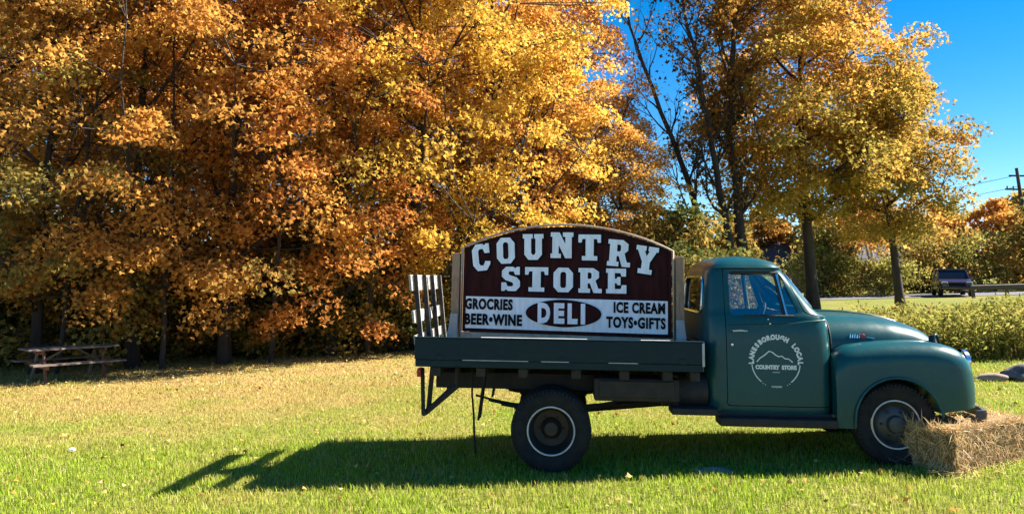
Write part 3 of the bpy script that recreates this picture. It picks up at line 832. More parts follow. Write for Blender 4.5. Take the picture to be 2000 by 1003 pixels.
# chassis
for sgn in (-1, 1):
    ch = obj("chassis_rail", MB().box((.42, sgn * .43, .71), (4.95, .07, .16), .01), 'black', truck)
for x in (-1.95, -1.45, -.35, .25, .9): obj("cross_member", MB().box((x, 0, .71), (.09, .78, .12), .01), 'black', truck)
for x in (-1.98, -1.55, -1.15, -.65, -.2, .2, .45): obj("deck_sill", MB().box((x, 0, .846), (.09, 1.90, .085), .008), 'black', truck)
for sgn in (-1, 1):
    for ax, z0, dx in ((-.884, .47, .76), (2.294, .58, .52)):
        ls = MB()
        for k in range(5):
            L = dx * (1 - .17 * k)
            ls.tube([(ax + L * u, sgn * .50, z0 - .014 * k + (.10 if ax < 0 else .06) * (L / dx) ** 2 * u * u + .03 * k * 0) for u in np.linspace(-1, 1, 11)], .012, 5)
        obj("leaf_spring", ls, 'black', truck)
obj("rear_axle", MB().tube([(-.884, -.82, .325), (-.884, .82, .325)], .05, 10).lathe([(.0, -.16), (.12, -.12), (.17, 0), (.12, .12), (0, .16)], (-.884, 0, .325), 20), 'black', truck, 40)
obj("front_axle", MB().tube([(2.294, -.72, .436), (2.294, .72, .436)], .04, 8), 'black', truck)
obj("drive_shaft", MB().tube([(-.8, 0, .36), (1.6, 0, .60)], .04, 10), 'black', truck)
for sgn in (-1, 1):
    tb = obj("tool_box", MB().box((-.08, sgn * .66, .70), (.80, .40, .21), .02), 'black', truck, 40)
    obj("box_lid", MB().box((-.08, sgn * .875, .71), (.70, .02, .15), .006), 'black', tb)
    obj("side_step", MB().box((.45, sgn * .78, .522), (.42, .26, .06), .01), 'black', truck)
    obj("step_hanger", MB().box((.30, sgn * .70, .68), (.05, .05, .30)), 'black', truck)
    obj("fuel_tank", MB().tube([(.18, sgn * .62, .68), (.60, sgn * .62, .68)], .155, 18), 'black', truck, 40)
    # rear hitch frame hanging under the tail
    hf = MB()
    hf.tube([(-2.135, sgn * .80, .86), (-2.115, sgn * .80, .42)], .022, 6)
    hf.tube([(-2.05, sgn * .72, .86), (-2.08, sgn * .72, .45)], .026, 6)
    hf.tube([(-2.105, sgn * .76, .43), (-1.80, sgn * .74, .69)], .030, 6)
    hf.tube([(-1.80, sgn * .74, .69), (-1.80, sgn * .74, .86)], .026, 6)
    obj("tail_bracket", hf, 'black', truck)
    obj("tail_lamp", MB().box((-2.16, sgn * .80, .82), (.04, .11, .08), .01), 'red', truck)
    obj("mud_flap", MB().box((-1.555, sgn * .72, .60), (.02, .20, .44), .004, (0, rad(7), 0)), 'rubber', truck)
obj("step_bar", MB().tube([(-2.105, -.82, .43), (-2.105, .82, .43)], .022, 8), 'black', truck)
obj("hanging_strap", MB().tube([(-1.655, -.76, .84), (-1.650, -.765, .62), (-1.63, -.77, .42), (-1.622, -.77, .24), (-1.605, -.77, .07)], [.011, .010, .011, .012, .013], 6), 'rubber', truck)
obj("exhaust_pipe", MB().tube([(1.4, .30, .52), (.2, .33, .54), (-.5, .34, .60), (-1.5, .36, .62), (-2.1, .38, .60)], .028, 8), 'black', truck)

# flat deck
XR, XF = -2.18, .532
for sgn in (-1, 1):
    sb = obj("side_board", MB().box(((XR + XF) / 2, sgn * .978, 1.062), (XF - XR, .044, .198), .006), 'deck_paint', truck)
    obj("side_channel", MB().box(((XR + XF) / 2, sgn * .968, .926), (XF - XR - .02, .05, .066), .006), 'deck_paint', truck)
    obj("board_cap", MB().box(((XR + XF) / 2, sgn * .974, 1.166), (XF - XR - .004, .056, .010), .003), 'grey_brace' if False else 'deck_paint', sb)
    for x in np.linspace(XR + .25, XF - .2, 5): obj("stake_pocket", MB().box((x, sgn * .996, .985), (.07, .018, .05), .004), 'deck_paint', sb)
    for x in np.linspace(XR + .12, XF - .12, 9): obj("bolt", MB().lathe([(0, -.008), (.010, -.006), (.012, 0)], (x, -1.0005, 1.125), 8), 'black', sb) if sgn < 0 else None
    obj("end_strap", MB().box((XF - .012, sgn * 1.003, 1.05), (.022, .006, .21)), 'grey_brace', sb)
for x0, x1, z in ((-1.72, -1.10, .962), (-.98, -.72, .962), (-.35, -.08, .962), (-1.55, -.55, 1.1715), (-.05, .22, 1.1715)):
    obj("painted_glint", MB().box(((x0 + x1) / 2, -.9995 if z < 1 else -.974, z), (x1 - x0, .012 if z < 1 else .05, .007)), 'grey_brace', truck)  # glints along the board edges, painted as pale strips
for k in range(12):
    obj("plank", MB().box(((XR + XF) / 2, -.87 + k * .158, .922 if False else .91), (XF - XR - .06, .150, .040), .004), 'plank', truck)
obj("front_board", MB().box((XF - .02, 0, 1.03), (.04, 1.90, .24), .006), 'deck_paint', truck)
obj("tail_board", MB().box((XR + .02, 0, 1.0), (.04, 1.90, .18), .006), 'deck_paint', truck)
# rear rack: dark stakes with pale slats behind them, leaning back
RK = Matrix.Translation((-2.125, 0, .95)) @ Matrix.Rotation(rad(-6.5), 4, 'Y')
rack = link("rear_rack", None, truck); rack.matrix_local = RK
for y in (-.88, -.40, .06, .54):
    obj("stake", MB().box((0, y, .40), (.04, .034, .82), .005), 'black', rack)
    obj("painted_lit_edge", MB().box((.0235, y - .008, .42), (.006, .012, .78)), 'white_wood', rack)  # pale strip stands in for the sunlit edge of the dark stake
for z, h in ((.19, .09), (.41, .12), (.735, .155)):
    obj("slat", MB().box((-.038, -.15, z), (.024, 1.62, h), .005), 'white_wood', rack)

# wheels
def tyre_mesh(r=.38, w=.20, rim=.225):
    h = w / 2
    p = [(rim, -h * .62), (rim + .02, -h * .80), (rim + .06, -h * .97), (r - .075, -h), (r - .035, -h * .96), (r - .014, -h * .86)]
    for g in (-.55, -.18, .18, .55):
        p += [(r - .004 * abs(g), h * (g - .13)), (r - .004, h * (g - .07)), (r - .016, h * (g - .05)), (r - .016, h * (g + .05)), (r - .004, h * (g + .07))]
    p += [(r - .014, h * .86), (r - .035, h * .96), (r - .075, h), (rim + .06, h * .97), (rim + .02, h * .8), (rim, h * .62)]
    mb = MB().lathe(p, (0, 0, 0), 72)
    for i in range(60):                      # shoulder lugs
        a = 2 * math.pi * i / 60
        for s_ in (-1, 1):
            mb.box(((r - .022) * math.cos(a), s_ * h * .90, (r - .022) * math.sin(a)), (.022, .030, .020), 0, (0, -a, 0))
    return mb.mesh("tyre")
TY = tyre_mesh()
def rear_rim():
    h = .075
    return MB().lathe([(.226, -.068), (.212, -.070), (.205, -.050), (.190, .02), (.165, .085), (.10, .090), (.085, .05), (.06, .02), (0, .015)], (0, 0, 0), 48).mesh("rim")
def front_rim():
    return MB().lathe([(.226, -.068), (.212, -.070), (.204, -.045), (.175, -.01), (.15, -.035), (.105, -.055), (.085, -.058), (.07, -.095), (.03, -.105), (0, -.106)], (0, 0, 0), 48).mesh("rim")
RR, FR = rear_rim(), front_rim()
RING = MB().ring_tube([(.219 * math.cos(a), -.074, .219 * math.sin(a)) for a in np.linspace(0, 2 * math.pi, 56, endpoint=False)], .0085, 8).mesh("rim_ring")
NUT = MB().lathe([(.012, 0), (.012, -.02), (0, -.022)], (0, 0, 0), 6).mesh("lug_nut")
def wheel(x, y, z, flip, rim, rmat, r=1.0, inner=False, hub=True):
    w = link("wheel", None, truck); w.location = (x, y, z)
    w.rotation_euler = (0, 0, math.pi if flip else 0); w.scale = (r, 1, r)
    link("tyre", TY, w, 'rubber', 35)
    if inner: return w
    rm = link("rim", rim, w, rmat, 40)
    link("rim_ring", RING, w, 'rim_ring', 60)
    for k in range(6):
        a = 2 * math.pi * k / 6
        nn = link("lug_nut", NUT, rm, 'black'); rad_, yy = (.115, .090) if rim is RR else (.125, -.047)
        nn.location = (rad_ * math.cos(a), yy, rad_ * math.sin(a))
    return w
for sgn in (-1, 1):
    wheel(-.884, sgn * .845, .319, sgn > 0, RR, 'rim_dark')
    wheel(-.884, sgn * .60, .319, sgn > 0, RR, 'rim_dark', inner=True)
    wheel(2.294, sgn * .735, .436, sgn > 0, FR, 'rim_front', .985)

# ------------------------------------------------------------------ the sign standing on the deck
sign = thing("store_sign", (0.0, 8.06, 0.9755), "arched maroon and white wooden COUNTRY STORE sign standing on the truck deck", "sign", rz=rad(-6.5))
sign.rotation_euler = (0, .0205, rad(-6.5))
# local: x along the board, -y front, z up from the deck floor
SB, ST, SA, SW = .215, 1.09, 1.335, 1.095      # bottom, shoulder, apex, half width
def arch_pts(w, zb, zs, za, n=22, r=.03):
    h = za - zs; R_ = (w * w + h * h) / (2 * h); a = math.asin(w / R_)
    top = [(R_ * math.sin(t), za - R_ + R_ * math.cos(t)) for t in np.linspace(a, -a, n)]
    return [(-w, zb), (w, zb)] + top
panel = obj("panel", MB().prism(arch_pts(SW, SB, ST, SA), 'y', -.03, .03), 'maroon', sign, 30)
out = arch_pts(SW + .018, SB - .016, ST + .006, SA + .022)
obj("outer_trim", MB().ring_tube([(x, -.032, z) for x, z in out], .013, 6), 'gold_trim', sign, 50)
inn = arch_pts(SW - .035, SB + .028, ST - .012, SA - .028)
obj("inner_trim", MB().ring_tube([(x, -.031, z) for x, z in inn], .0045, 6), 'letter_edge', sign, 50)
obj("base_board", MB().box((0, -.045, .172), (2 * SW + .02, .05, .05), .006), 'gold_trim', sign)
obj("base_board", MB().box((0, -.04, .105), (2 * SW + .02, .05, .075), .006), 'tan_wood', sign)
bz0, bz1 = SB + .035, .585
band = obj("white_band", MB().box((0, -.034, (bz0 + bz1) / 2), (2 * SW - .075, .012, bz1 - bz0), .002), 'white_paint', sign)
for sgn in (-1, 1):
    post = obj("post", MB().box((sgn * (SW + .085), .02, .52), (.085, .11, 1.04), .006), 'tan_wood', sign)
    obj("post_board", MB().box((sgn * (SW + .030), .055, .54), (.03, .09, 1.03), .004), 'tan_wood', sign)
    obj("foot_brace", MB().prism([(sgn * (SW + .045), -.045 + .0 + .046), (sgn * (SW + .165), .001), (sgn * (SW + .122), .40), (sgn * (SW + .045), .40)], 'y', -.075, -.042), 'grey_brace', sign)
    obj("rear_prop", MB().tube([(sgn * (SW + .08), .06, .85), (sgn * (SW + .08), .62, .01)], .03, 6), 'tan_wood', sign)

GL = {
 'T': ([(0,14),(10,14),(10,9.6),(8.6,9.6),(8.2,11.6),(6.8,11.6),(6.8,2.4),(8.4,2.4),(8.4,0),(1.6,0),(1.6,2.4),(3.2,2.4),(3.2,11.6),(1.8,11.6),(1.4,9.6),(0,9.6)], []),
 'U': ([(0,14),(5,14),(5,11.6),(4.2,11.6),(4.2,3.8),(4.9,2.7),(5.7,2.7),(6.4,3.8),(6.4,11.6),(5.7,11.6),(5.7,14),(10.4,14),(10.4,11.6),(9.6,11.6),(9.6,2.8),(7.5,0),(2.9,0),(.8,2.8),(.8,11.6),(0,11.6)], []),
 'O': ([(2.4,14),(7.6,14),(10,11),(10,3),(7.6,0),(2.4,0),(0,3),(0,11)], [[(4.1,11.5),(5.9,11.5),(6.5,10.4),(6.5,3.6),(5.9,2.5),(4.1,2.5),(3.5,3.6),(3.5,10.4)]]),
 'C': ([(2.4,14),(6.3,14),(7.2,13.1),(8.2,14),(10,14),(10,9.0),(7.2,9.0),(6.3,11.3),(4.3,11.3),(3.5,10.2),(3.5,3.8),(4.3,2.7),(6.0,2.7),(7.2,4.9),(10,4.6),(9.8,3),(7.6,0),(2.4,0),(0,3),(0,11)], []),
 'N': ([(0,14),(4.2,14),(7,7.6),(7,11.6),(5.8,11.6),(5.8,14),(10.8,14),(10.8,11.6),(10,11.6),(10,0),(7,0),(3.8,7.2),(3.8,2.4),(4.9,2.4),(4.9,0),(0,0),(0,2.4),(.8,2.4),(.8,11.6),(0,11.6)], []),
 'R': ([(0,14),(7,14),(9.5,12),(9.5,8.6),(7.9,7),(9.2,2.4),(10.8,2.4),(10.8,0),(7,0),(5.3,5.4),(4.3,5.4),(4.3,2.4),(5.4,2.4),(5.4,0),(0,0),(0,2.4),(.9,2.4),(.9,11.6),(0,11.6)], [[(4.3,11.5),(5.5,11.5),(6.1,10.9),(6.1,8.5),(5.5,7.9),(4.3,7.9)]]),
 'Y': ([(0,14),(4.6,14),(4.6,11.6),(4.0,11.6),(5.1,9),(6.2,11.6),(5.6,11.6),(5.6,14),(10.2,14),(10.2,11.6),(9.4,11.6),(6.9,6),(6.9,2.4),(8.3,2.4),(8.3,0),(1.9,0),(1.9,2.4),(3.3,2.4),(3.3,6),(.8,11.6),(0,11.6)], []),
 'S': ([(2.4,14),(6.2,14),(7.2,13.1),(8,14),(9.6,14),(9.6,9.4),(7.2,9.4),(6.4,11.3),(4.3,11.3),(3.7,10.7),(3.7,9.9),(4.4,9.1),(7.8,8.1),(9.8,5.8),(9.8,2.6),(7.6,0),(3.6,0),(2.4,.9),(1.6,0),(0,0),(0,4.9),(2.4,4.9),(3.2,2.7),(5.5,2.7),(6.2,3.3),(6.2,4.3),(5.5,5.1),(2.2,6.2),(.2,8.2),(.2,11.6)], []),
 'E': ([(0,14),(9.8,14),(9.8,9.6),(7.6,9.6),(7.1,11.5),(4.3,11.5),(4.3,8.3),(5.2,8.3),(5.6,9.3),(7.1,9.3),(7.1,4.7),(5.6,4.7),(5.2,5.7),(4.3,5.7),(4.3,2.5),(7.2,2.5),(7.8,4.8),(10,4.8),(10,0),(0,0),(0,2.4),(.9,2.4),(.9,11.6),(0,11.6)], []),
}
def glyph(ch, off, ext):
    outline, holes = GL[ch]
    cu = bpy.data.curves.new("glyph", 'CURVE'); cu.dimensions = '2D'; cu.fill_mode = 'BOTH'; cu.extrude = ext; cu.offset = off
    for pl in [outline] + holes:
        sp = cu.splines.new('POLY'); sp.points.add(len(pl) - 1); sp.use_cyclic_u = True
        for i, (x, y) in enumerate(pl): sp.points[i].co = ((x - 5.1) / 14, (y - 7) / 14, 0, 1)
    o = bpy.data.objects.new("glyph", cu); COL.objects.link(o)
    dg = bpy.context.evaluated_depsgraph_get()
    me = bpy.data.meshes.new_from_object(o.evaluated_get(dg))
    V = [tuple(v.co) for v in me.vertices]; F = [tuple(p.vertices) for p in me.polygons]
    bpy.data.objects.remove(o); bpy.data.curves.remove(cu); bpy.data.meshes.remove(me)
    return V, F
def fat(V, F, g):
    return V, F
def put_letter(ch, x, z, w, h, tilt=0.0):
    gw = max(p[0] for p in GL[ch][0]) / 14
    mt = Matrix.Translation((x, -.036, z)) @ TOY @ Matrix.Rotation(tilt, 4, 'Z') @ Matrix.Diagonal((w / gw, h, 1, 1))
    V, F = glyph(ch, 0.0, .008)
    o = obj("letter", MB().add(V, F, mt), 'white_paint', sign)
    # black painted edge: a grown outline set just behind the letter
    V2, F2 = glyph(ch, .055, .004)
    obj("letter_edge", MB().add(V2, F2, Matrix.Translation((.004, .003, -.005)) @ mt), 'letter_edge', o)
    return o
for ch, x, z, w, h, tl in (('C', -.900, 1.000, .190, .285, 7), ('O', -.634, 1.075, .195, .275, 3), ('U', -.343, 1.118, .222, .272, 1), ('N', -.040, 1.140, .240, .270, 0),
                           ('T', .260, 1.120, .236, .270, 0), ('R', .558, 1.066, .238, .275, -4), ('Y', .840, .998, .228, .285, -8)):
    put_letter(ch, x, z, w, h, rad(tl))
for ch, x, w in (('S', -.571, .200), ('T', -.296, .246), ('O', -.014, .205), ('R', .258, .242), ('E', .537, .208)):
    put_letter(ch, x, .778, w, .255)
def words(body, x, z, w, h, m='letter_edge', off=.046, ext=.004, y=-.0445, parent=None, name="lettering"):
    V, F = text_vf(body, 1.0, off, 1.0, ext, 1.12)
    A = np.array(V); lo, hi = A.min(0), A.max(0)
    V = [((p[0] - (lo[0] + hi[0]) / 2) * w / (hi[0] - lo[0]), (p[1] - (lo[1] + hi[1]) / 2) * h / (hi[1] - lo[1]), p[2]) for p in V]
    return obj(name, MB().add(V, F, Matrix.Translation((x, y, z)) @ TOY), m, parent or band)
words("GROCRIES", -.806, .506, .516, .118)
words("BEER\u2022WINE", -.755, .346, .620, .118)
words("ICE CREAM", .770, .509, .520, .114)
words("TOYS\u2022GIFTS", .735, .358, .600, .116)
EL = [(.388 * math.copysign(abs(math.cos(a)) ** 1.15, math.cos(a)), .134 * math.copysign(abs(math.sin(a)) ** .95, math.sin(a))) for a in np.linspace(0, 2 * math.pi, 44, endpoint=False)]
ov = obj("deli_oval", MB().prism([(x - .010, z + .432) for x, z in EL], 'y', -.052, -.0385), 'maroon', sign)
obj("oval_edge", MB().ring_tube([(x - .010, -.0515, z + .432) for x, z in EL], .008, 6), 'letter_edge', ov)
for ch, x, w in (('D', -.212, .132), ('E', -.052, .110), ('L', .088, .104), ('I', .196, .046)):
    words(ch, x, .432, w, .212, 'white_paint', .06, .006, -.058, ov, "letter")

# ------------------------------------------------------------------ trees
W = [make_tree_meshes(11, H=13.0, R=3.7, zb=0.9, n_clump=185, per=150, leaf=.118, trunk_r=.14),
     make_tree_meshes(23, H=12.0, R=3.4, zb=0.6, n_clump=160, per=145, leaf=.118, trunk_r=.13, lean=(.6, -.3)),
     make_tree_meshes(37, H=14.0, R=3.6, zb=0.9, n_clump=185, per=150, leaf=.118, trunk_r=.14, lean=(-.5, -.4)),
     make_tree_meshes(41, H=11.0, R=3.2, zb=0.5, n_clump=165, per=150, leaf=.118, trunk_r=.13)]
G1 = "maples along the lawn edge"
G2 = "trees deeper in the wood"
gold = "golden orange autumn maple in the wall of trees along the lawn"
front = [(-14.6, 17.6, 0, 'leaf_mixed', .3, 1.0), (-12.3, 17.2, 1, 'leaf_mixed', 2.0, .95), (-10.4, 17.8, 2, 'leaf_gold', 4.0, 1.0), (-8.2, 18.4, 0, 'leaf_gold', 1.2, 1.0),
         (-6.1, 19.6, 3, 'leaf_orange', 3.1, 1.05), (-4.1, 20.9, 1, 'leaf_yellow', 5.2, 1.05), (-2.1, 22.4, 2, 'leaf_yellow', .7, 1.0), (-0.8, 24.4, 0, 'leaf_gold', 2.6, .88)]
LB = {-14.6: "olive and amber maple beside the picnic table", -12.3: "sparse amber maple with dark leaning trunk behind the picnic table", -10.4: "golden maple between the picnic table and the open lawn edge",
      -8.2: "wide golden maple next to the russet orange maple, picnic table side", -6.1: "russet orange maple in the middle of the wall of trees", -4.1: "golden maple right behind the truck's rear rack",
      -2.1: "tall golden maple behind the rear half of the store sign", -0.8: "golden maple at the end of the wall of trees, behind the sign's letters"}
for x, y, k, lm, rz, s in front:
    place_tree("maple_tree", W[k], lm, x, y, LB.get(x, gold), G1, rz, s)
place_tree("maple_tree", W[3], 'leaf_mixed', 1.9, 24.6, "low dark orange maple between the store sign and the slender trunks", G1, 1.0, .66, .58)
deep = "autumn maple standing deeper in the wood behind the lawn edge"
for x, y, k, lm, rz, s in ((-19, 23, 1, 'leaf_gold', 1, 1.05), (-15.8, 24, 2, 'leaf_orange', 2, 1.0), (-12.6, 24.5, 0, 'leaf_gold', 3, 1.05), (-9.6, 25, 3, 'leaf_mixed', 4, 1.15), (-6.6, 25.5, 2, 'leaf_gold', 5, 1.0),
                           (-3.6, 26, 0, 'leaf_gold', 6, 1.05), (-1.0, 27, 1, 'leaf_orange', .5, 1.05), (-22, 30, 0, 'leaf_mixed', 1.5, 1.1), (-17, 31, 3, 'leaf_mixed', 2.5, 1.2), (-12, 31, 1, 'leaf_mixed', 3.5, 1.1),
                           (-7, 32, 2, 'leaf_mixed', 4.5, 1.05), (-2.5, 32, 3, 'leaf_mixed', 5.5, 1.2), (1.0, 30, 1, 'leaf_mixed', 0.9, .8)):
    place_tree("maple_tree", W[k], lm, x, y, deep, G2, rz, s)

# right-hand group
BIG = make_tree_meshes(53, H=14.5, R=4.6, zb=4.0, n_clump=300, per=220, leaf=.14, trunk_r=.24, clump_r=1.0, lean=(.3, 0), shell=.6)
place_tree("maple_tree", BIG, 'leaf_amber', 9.4, 30, "tall broad maple with thick dark trunk behind the truck's windshield", None, .4, 1.0)
SLIM = make_tree_meshes(67, H=9.6, R=2.8, zb=3.2, n_clump=130, per=190, leaf=.14, trunk_r=.19, clump_r=.95, shell=.6, lean=(-.4, .2))
place_tree("maple_tree", SLIM, 'leaf_mixed', 13.3, 31.5, "smaller green and orange maple with slim bare trunk beyond the hood", None, 1.4, 1.0)

def branchy_tree(name, pts, r0, seed, label, group, leaves, leaf_from=0.0):
    """bare-topped slender tree grown by repeated forking"""
    rng = np.random.default_rng(seed); rnd = random.Random(seed)
    base = Vector(pts[0]); t = thing(name, base, label, "tree", group)
    mb = MB(); tips = []
    P = [Vector(p) - base for p in pts]; P[0].z -= .15
    fine = []
    for i in range(len(P) - 1):
        for k in range(4): fine.append(P[i].lerp(P[i + 1], k / 4) + Vector(rng.normal(size=3)) * .04)
    fine.append(P[-1])
    n = len(fine)
    mb.tube(fine, [r0 * (1 - .82 * i / (n - 1)) for i in range(n)], 8)
    def grow_branch(p, d, L, r, depth):
        q = [p]; dd = d.copy()
        for k in range(4):
            dd = (dd + Vector(rng.normal(size=3)) * .16 + Vector((0, 0, .10))).normalized()
            q.append(q[-1] + dd * L / 4)
        mb.tube(q, [r, r * .85, r * .7, r * .55, r * .4], 5 if depth < 2 else 3, cap=False)
        tips.extend(q[2:])
        if depth < 3:
            for k in range(rnd.choice((2, 3)) + (1 if depth == 0 else 0)):
                j = rnd.choice((1, 2, 3, 4)); a = Vector(rng.normal(size=3)); a.z *= .5
                nd = (dd * 1.1 + a.normalized() * .75).normalized()
                grow_branch(q[j], nd, L * rnd.uniform(.5, .75), r * .5, depth + 1)
    for i in range(n // 3, n, 1):
        for _ in range(2 if rnd.random() < .5 else 1):
            d = (fine[min(i + 1, n - 1)] - fine[i - 1]).normalized()
            a = Vector(rng.normal(size=3)); a.z *= .3
            grow_branch(fine[i], (d + a.normalized() * .8).normalized(), rnd.uniform(1.0, 2.1), r0 * (1 - .82 * i / n) * .45, 0)
    o = obj("trunk", mb, 'bark', t, 60)
    if leaves:
        tp = np.array([tuple(v) for v in tips if v.z >= leaf_from])
        nc = len(tp); idx = rng.integers(0, nc, leaves)
        Pn = tp[idx] + rng.normal(size=(leaves, 3)) * .22
        N = rng.normal(size=(leaves, 3)) + np.array([0, 0, .5])
        V, T = leaf_geometry(Pn, N, .14 * rng.uniform(.6, 1.3, leaves), rng)
        clr = rng.random(nc)
        me = np_mesh("crown", V, T, {"leaf": np.repeat(rng.random(leaves), 4), "clump": np.repeat(clr[idx], 4)})
        c = link("crown", me, t, 'leaf_dark'); c["kind"] = "stuff"
    return t
g0 = gz(6)
branchy_tree("slender_tree", [(5.75, 27, gz(5.75)), (5.2, 27, 2.6), (4.2, 27.1, 6.0), (3.0, 27.2, 9.5), (2.2, 27.2, 12.5)], .16, 5, "bare-topped slender tree leaning towards the maples above the sign", "slender trunks behind the cab", 450, 1.0)
branchy_tree("slender_tree", [(6.05, 26.6, gz(6.05)), (5.7, 26.6, 3.0), (5.2, 26.6, 6.5), (4.7, 26.7, 10.0), (4.2, 26.7, 13.0)], .17, 8, "slender dark trunk in the middle of the clump behind the cab", "slender trunks behind the cab", 2200, 4.0)
branchy_tree("slender_tree", [(6.65, 27.3, gz(6.65)), (6.3, 27.3, 3.0), (6.0, 27.3, 7.0), (6.2, 27.3, 10.0), (6.4, 27.4, 14.0)], .24, 13, "thickest straight dark trunk of the clump behind the cab", "slender trunks behind the cab", 6500, 5.0)

G3 = "thin dark saplings at the lawn edge"
for i, (x, y, h, dx) in enumerate(((-11.5, 16.9, 8.0, .5), (-9.3, 17.4, 9.0, -.3), (-7.1, 18.3, 8.5, .4), (-5.0, 19.4, 9.0, .2), (-2.9, 20.2, 8.0, -.4))):
    branchy_tree("sapling", [(x, y, gz(x)), (x + dx * .2, y, h * .3), (x + dx * .6, y + .1, h * .65), (x + dx, y + .1, h)], .065, 40 + i, "thin dark sapling trunk rising in front of the maples", G3, 700, 2.0)

# understorey shrubs
def shrub_mesh(seed, H, R, n, per, leaf=.11):
    rng = np.random.default_rng(seed)
    C = np.column_stack([rng.normal(size=(n, 2)) * R * .5, rng.random(n) ** .8 * H])
    C[:, :2] *= (1 - .35 * C[:, 2:3] / H)
    idx = np.repeat(np.arange(n), per); m = len(idx)
    P = C[idx] + rng.normal(size=(m, 3)) * np.array([.22, .22, .14]); P[:, 2] = np.abs(P[:, 2]) + .02
    V, T = leaf_geometry(P, np.array([0, 0, .6]) + rng.normal(size=(m, 3)) * .7, leaf * rng.uniform(.6, 1.3, m), rng)
    cl = rng.random(n)
    me = np_mesh("foliage", V, T, {"leaf": np.repeat(rng.random(m), 4), "clump": np.repeat(cl[idx], 4)})
    mb = MB()
    for c in C[::3]:
        mb.tube([(c[0] * .15, c[1] * .15, -.05), (c[0] * .6, c[1] * .6, c[2] * .6), tuple(c)], [.018, .012, .004], 4, cap=False)
    return mb.mesh("stems"), me
SH = [shrub_mesh(3, 1.9, 1.5, 60, 80), shrub_mesh(4, 1.4, 1.7, 55, 80), shrub_mesh(5, 2.5, 1.3, 70, 80)]
for a, b in SH: a.materials.append(M['bark']); b.materials.append(M['leaf_shrub'])
def place_shrub(x, y, k, rz, s, label, group, lm='leaf_shrub', cat="shrub"):
    t = thing("shrub", (x, y, gz(x)), label, cat, group, rz); t.scale = (s, s, s)
    link("stems", SH[k][0], t); f = link("foliage", SH[k][1], t); f["kind"] = "stuff"
    f.material_slots[0].link = 'OBJECT'; f.material_slots[0].material = M[lm]
    return t
rs = random.Random(77)
x = -17.0
while x < 4.6:
    y = 19.2 + 0.16 * (x + 12) + rs.uniform(-.5, .5)
    place_shrub(x, y, rs.choice((0, 1, 2)), rs.random() * 6, rs.uniform(.8, 1.15), "dark leafy shrub under the maples at the lawn edge", "understorey shrubs")
    place_shrub(x + .6, y + 2.4, rs.choice((0, 2)), rs.random() * 6, rs.uniform(1.1, 1.6), "tall dark shrub behind the first trunks of the wood", "shrubs inside the wood")
    x += rs.uniform(1.0, 1.5)
for x, y, k, s, lm, lb in ((18.4, 56, 2, 2.0, 'leaf_weed', "yellow-green sapling thicket left of the pale birch trunks across the field"), (20.2, 58, 0, 2.0, 'leaf_shrub', "dark green bush across the field by the roof"), (22.4, 54, 1, 1.6, 'leaf_weed', "round yellow-green bush beside the pale birch trunks"),
                          (27.0, 59, 0, 2.4, 'leaf_shrub', "green bush beyond the road left of the car"), (30.0, 60, 0, 2.2, 'leaf_weed', "straw coloured bush beyond the road right of the car"), (34.5, 58, 2, 2.4, 'leaf_shrub', "dark bush at the roadside by the utility pole")):
    place_shrub(x, y, k, .5 * s, s, lb, None, lm)

# far trees beyond the road
FARM = make_tree_meshes(71, H=9.0, R=3.6, zb=.8, n_clump=80, per=90, leaf=.42, trunk_r=.16, clump_r=1.2)
far_lb = "bright orange autumn tree far beyond the road"
for i, (x, y, s, lm, lb) in enumerate(((15, 72, .8, 'leaf_mixed', None), (20, 78, .9, 'leaf_dark', None), (24.5, 74, .8, 'leaf_mixed', None), (29, 80, .85, 'leaf_orange', None), (33.5, 84, .95, 'leaf_orange', None), (38, 80, .88, 'leaf_gold', None),
                                       (42, 76, .9, 'leaf_gold', None), (47, 80, 1.0, 'leaf_mixed', None), (52, 82, 1.0, 'leaf_orange', None), (8, 80, .9, 'leaf_mixed', None), (2, 84, 1.0, 'leaf_orange', None), (58, 84, 1.0, 'leaf_dark', None))):
    place_tree("far_tree", FARM, lm, x, y, {'leaf_orange': far_lb, 'leaf_gold': "golden amber tree far beyond the road near the utility pole", 'leaf_mixed': "mixed green and amber tree far beyond the road", 'leaf_dark': "dull russet tree far beyond the road"}[lm], "far trees beyond the road", i * 1.3, s)
def evergreen(x, y, H, R, seed, label):
    rng = np.random.default_rng(seed); t = thing("evergreen_tree", (x, y, gz(x)), label, "tree")
    obj("trunk", MB().tube([(0, 0, -.1), (0, 0, H)], [.16, .02], 7), 'bark', t)
    m = 7000; u = rng.random(m) ** .7; z = .3 + (H - .3) * (1 - u); r = R * u * (.55 + .45 * rng.random(m)); a = rng.random(m) * 6.283
    P = np.column_stack([r * np.cos(a), r * np.sin(a), z - .25 * r])
    V, T = leaf_geometry(P, np.array([0, 0, .7]) + rng.normal(size=(m, 3)) * .5, .30 * rng.uniform(.6, 1.3, m), rng)
    c = link("crown", np_mesh("crown", V, T, {"leaf": np.repeat(rng.random(m), 4), "clump": np.repeat(rng.random(m), 4)}), t, 'leaf_pine'); c["kind"] = "stuff"
evergreen(37.2, 62, 5.2, 2.4, 2, "dark evergreen at the roadside next to the utility pole")
evergreen(29.5, 66, 4.2, 2.2, 4, "low dark evergreen beyond the road behind the car")

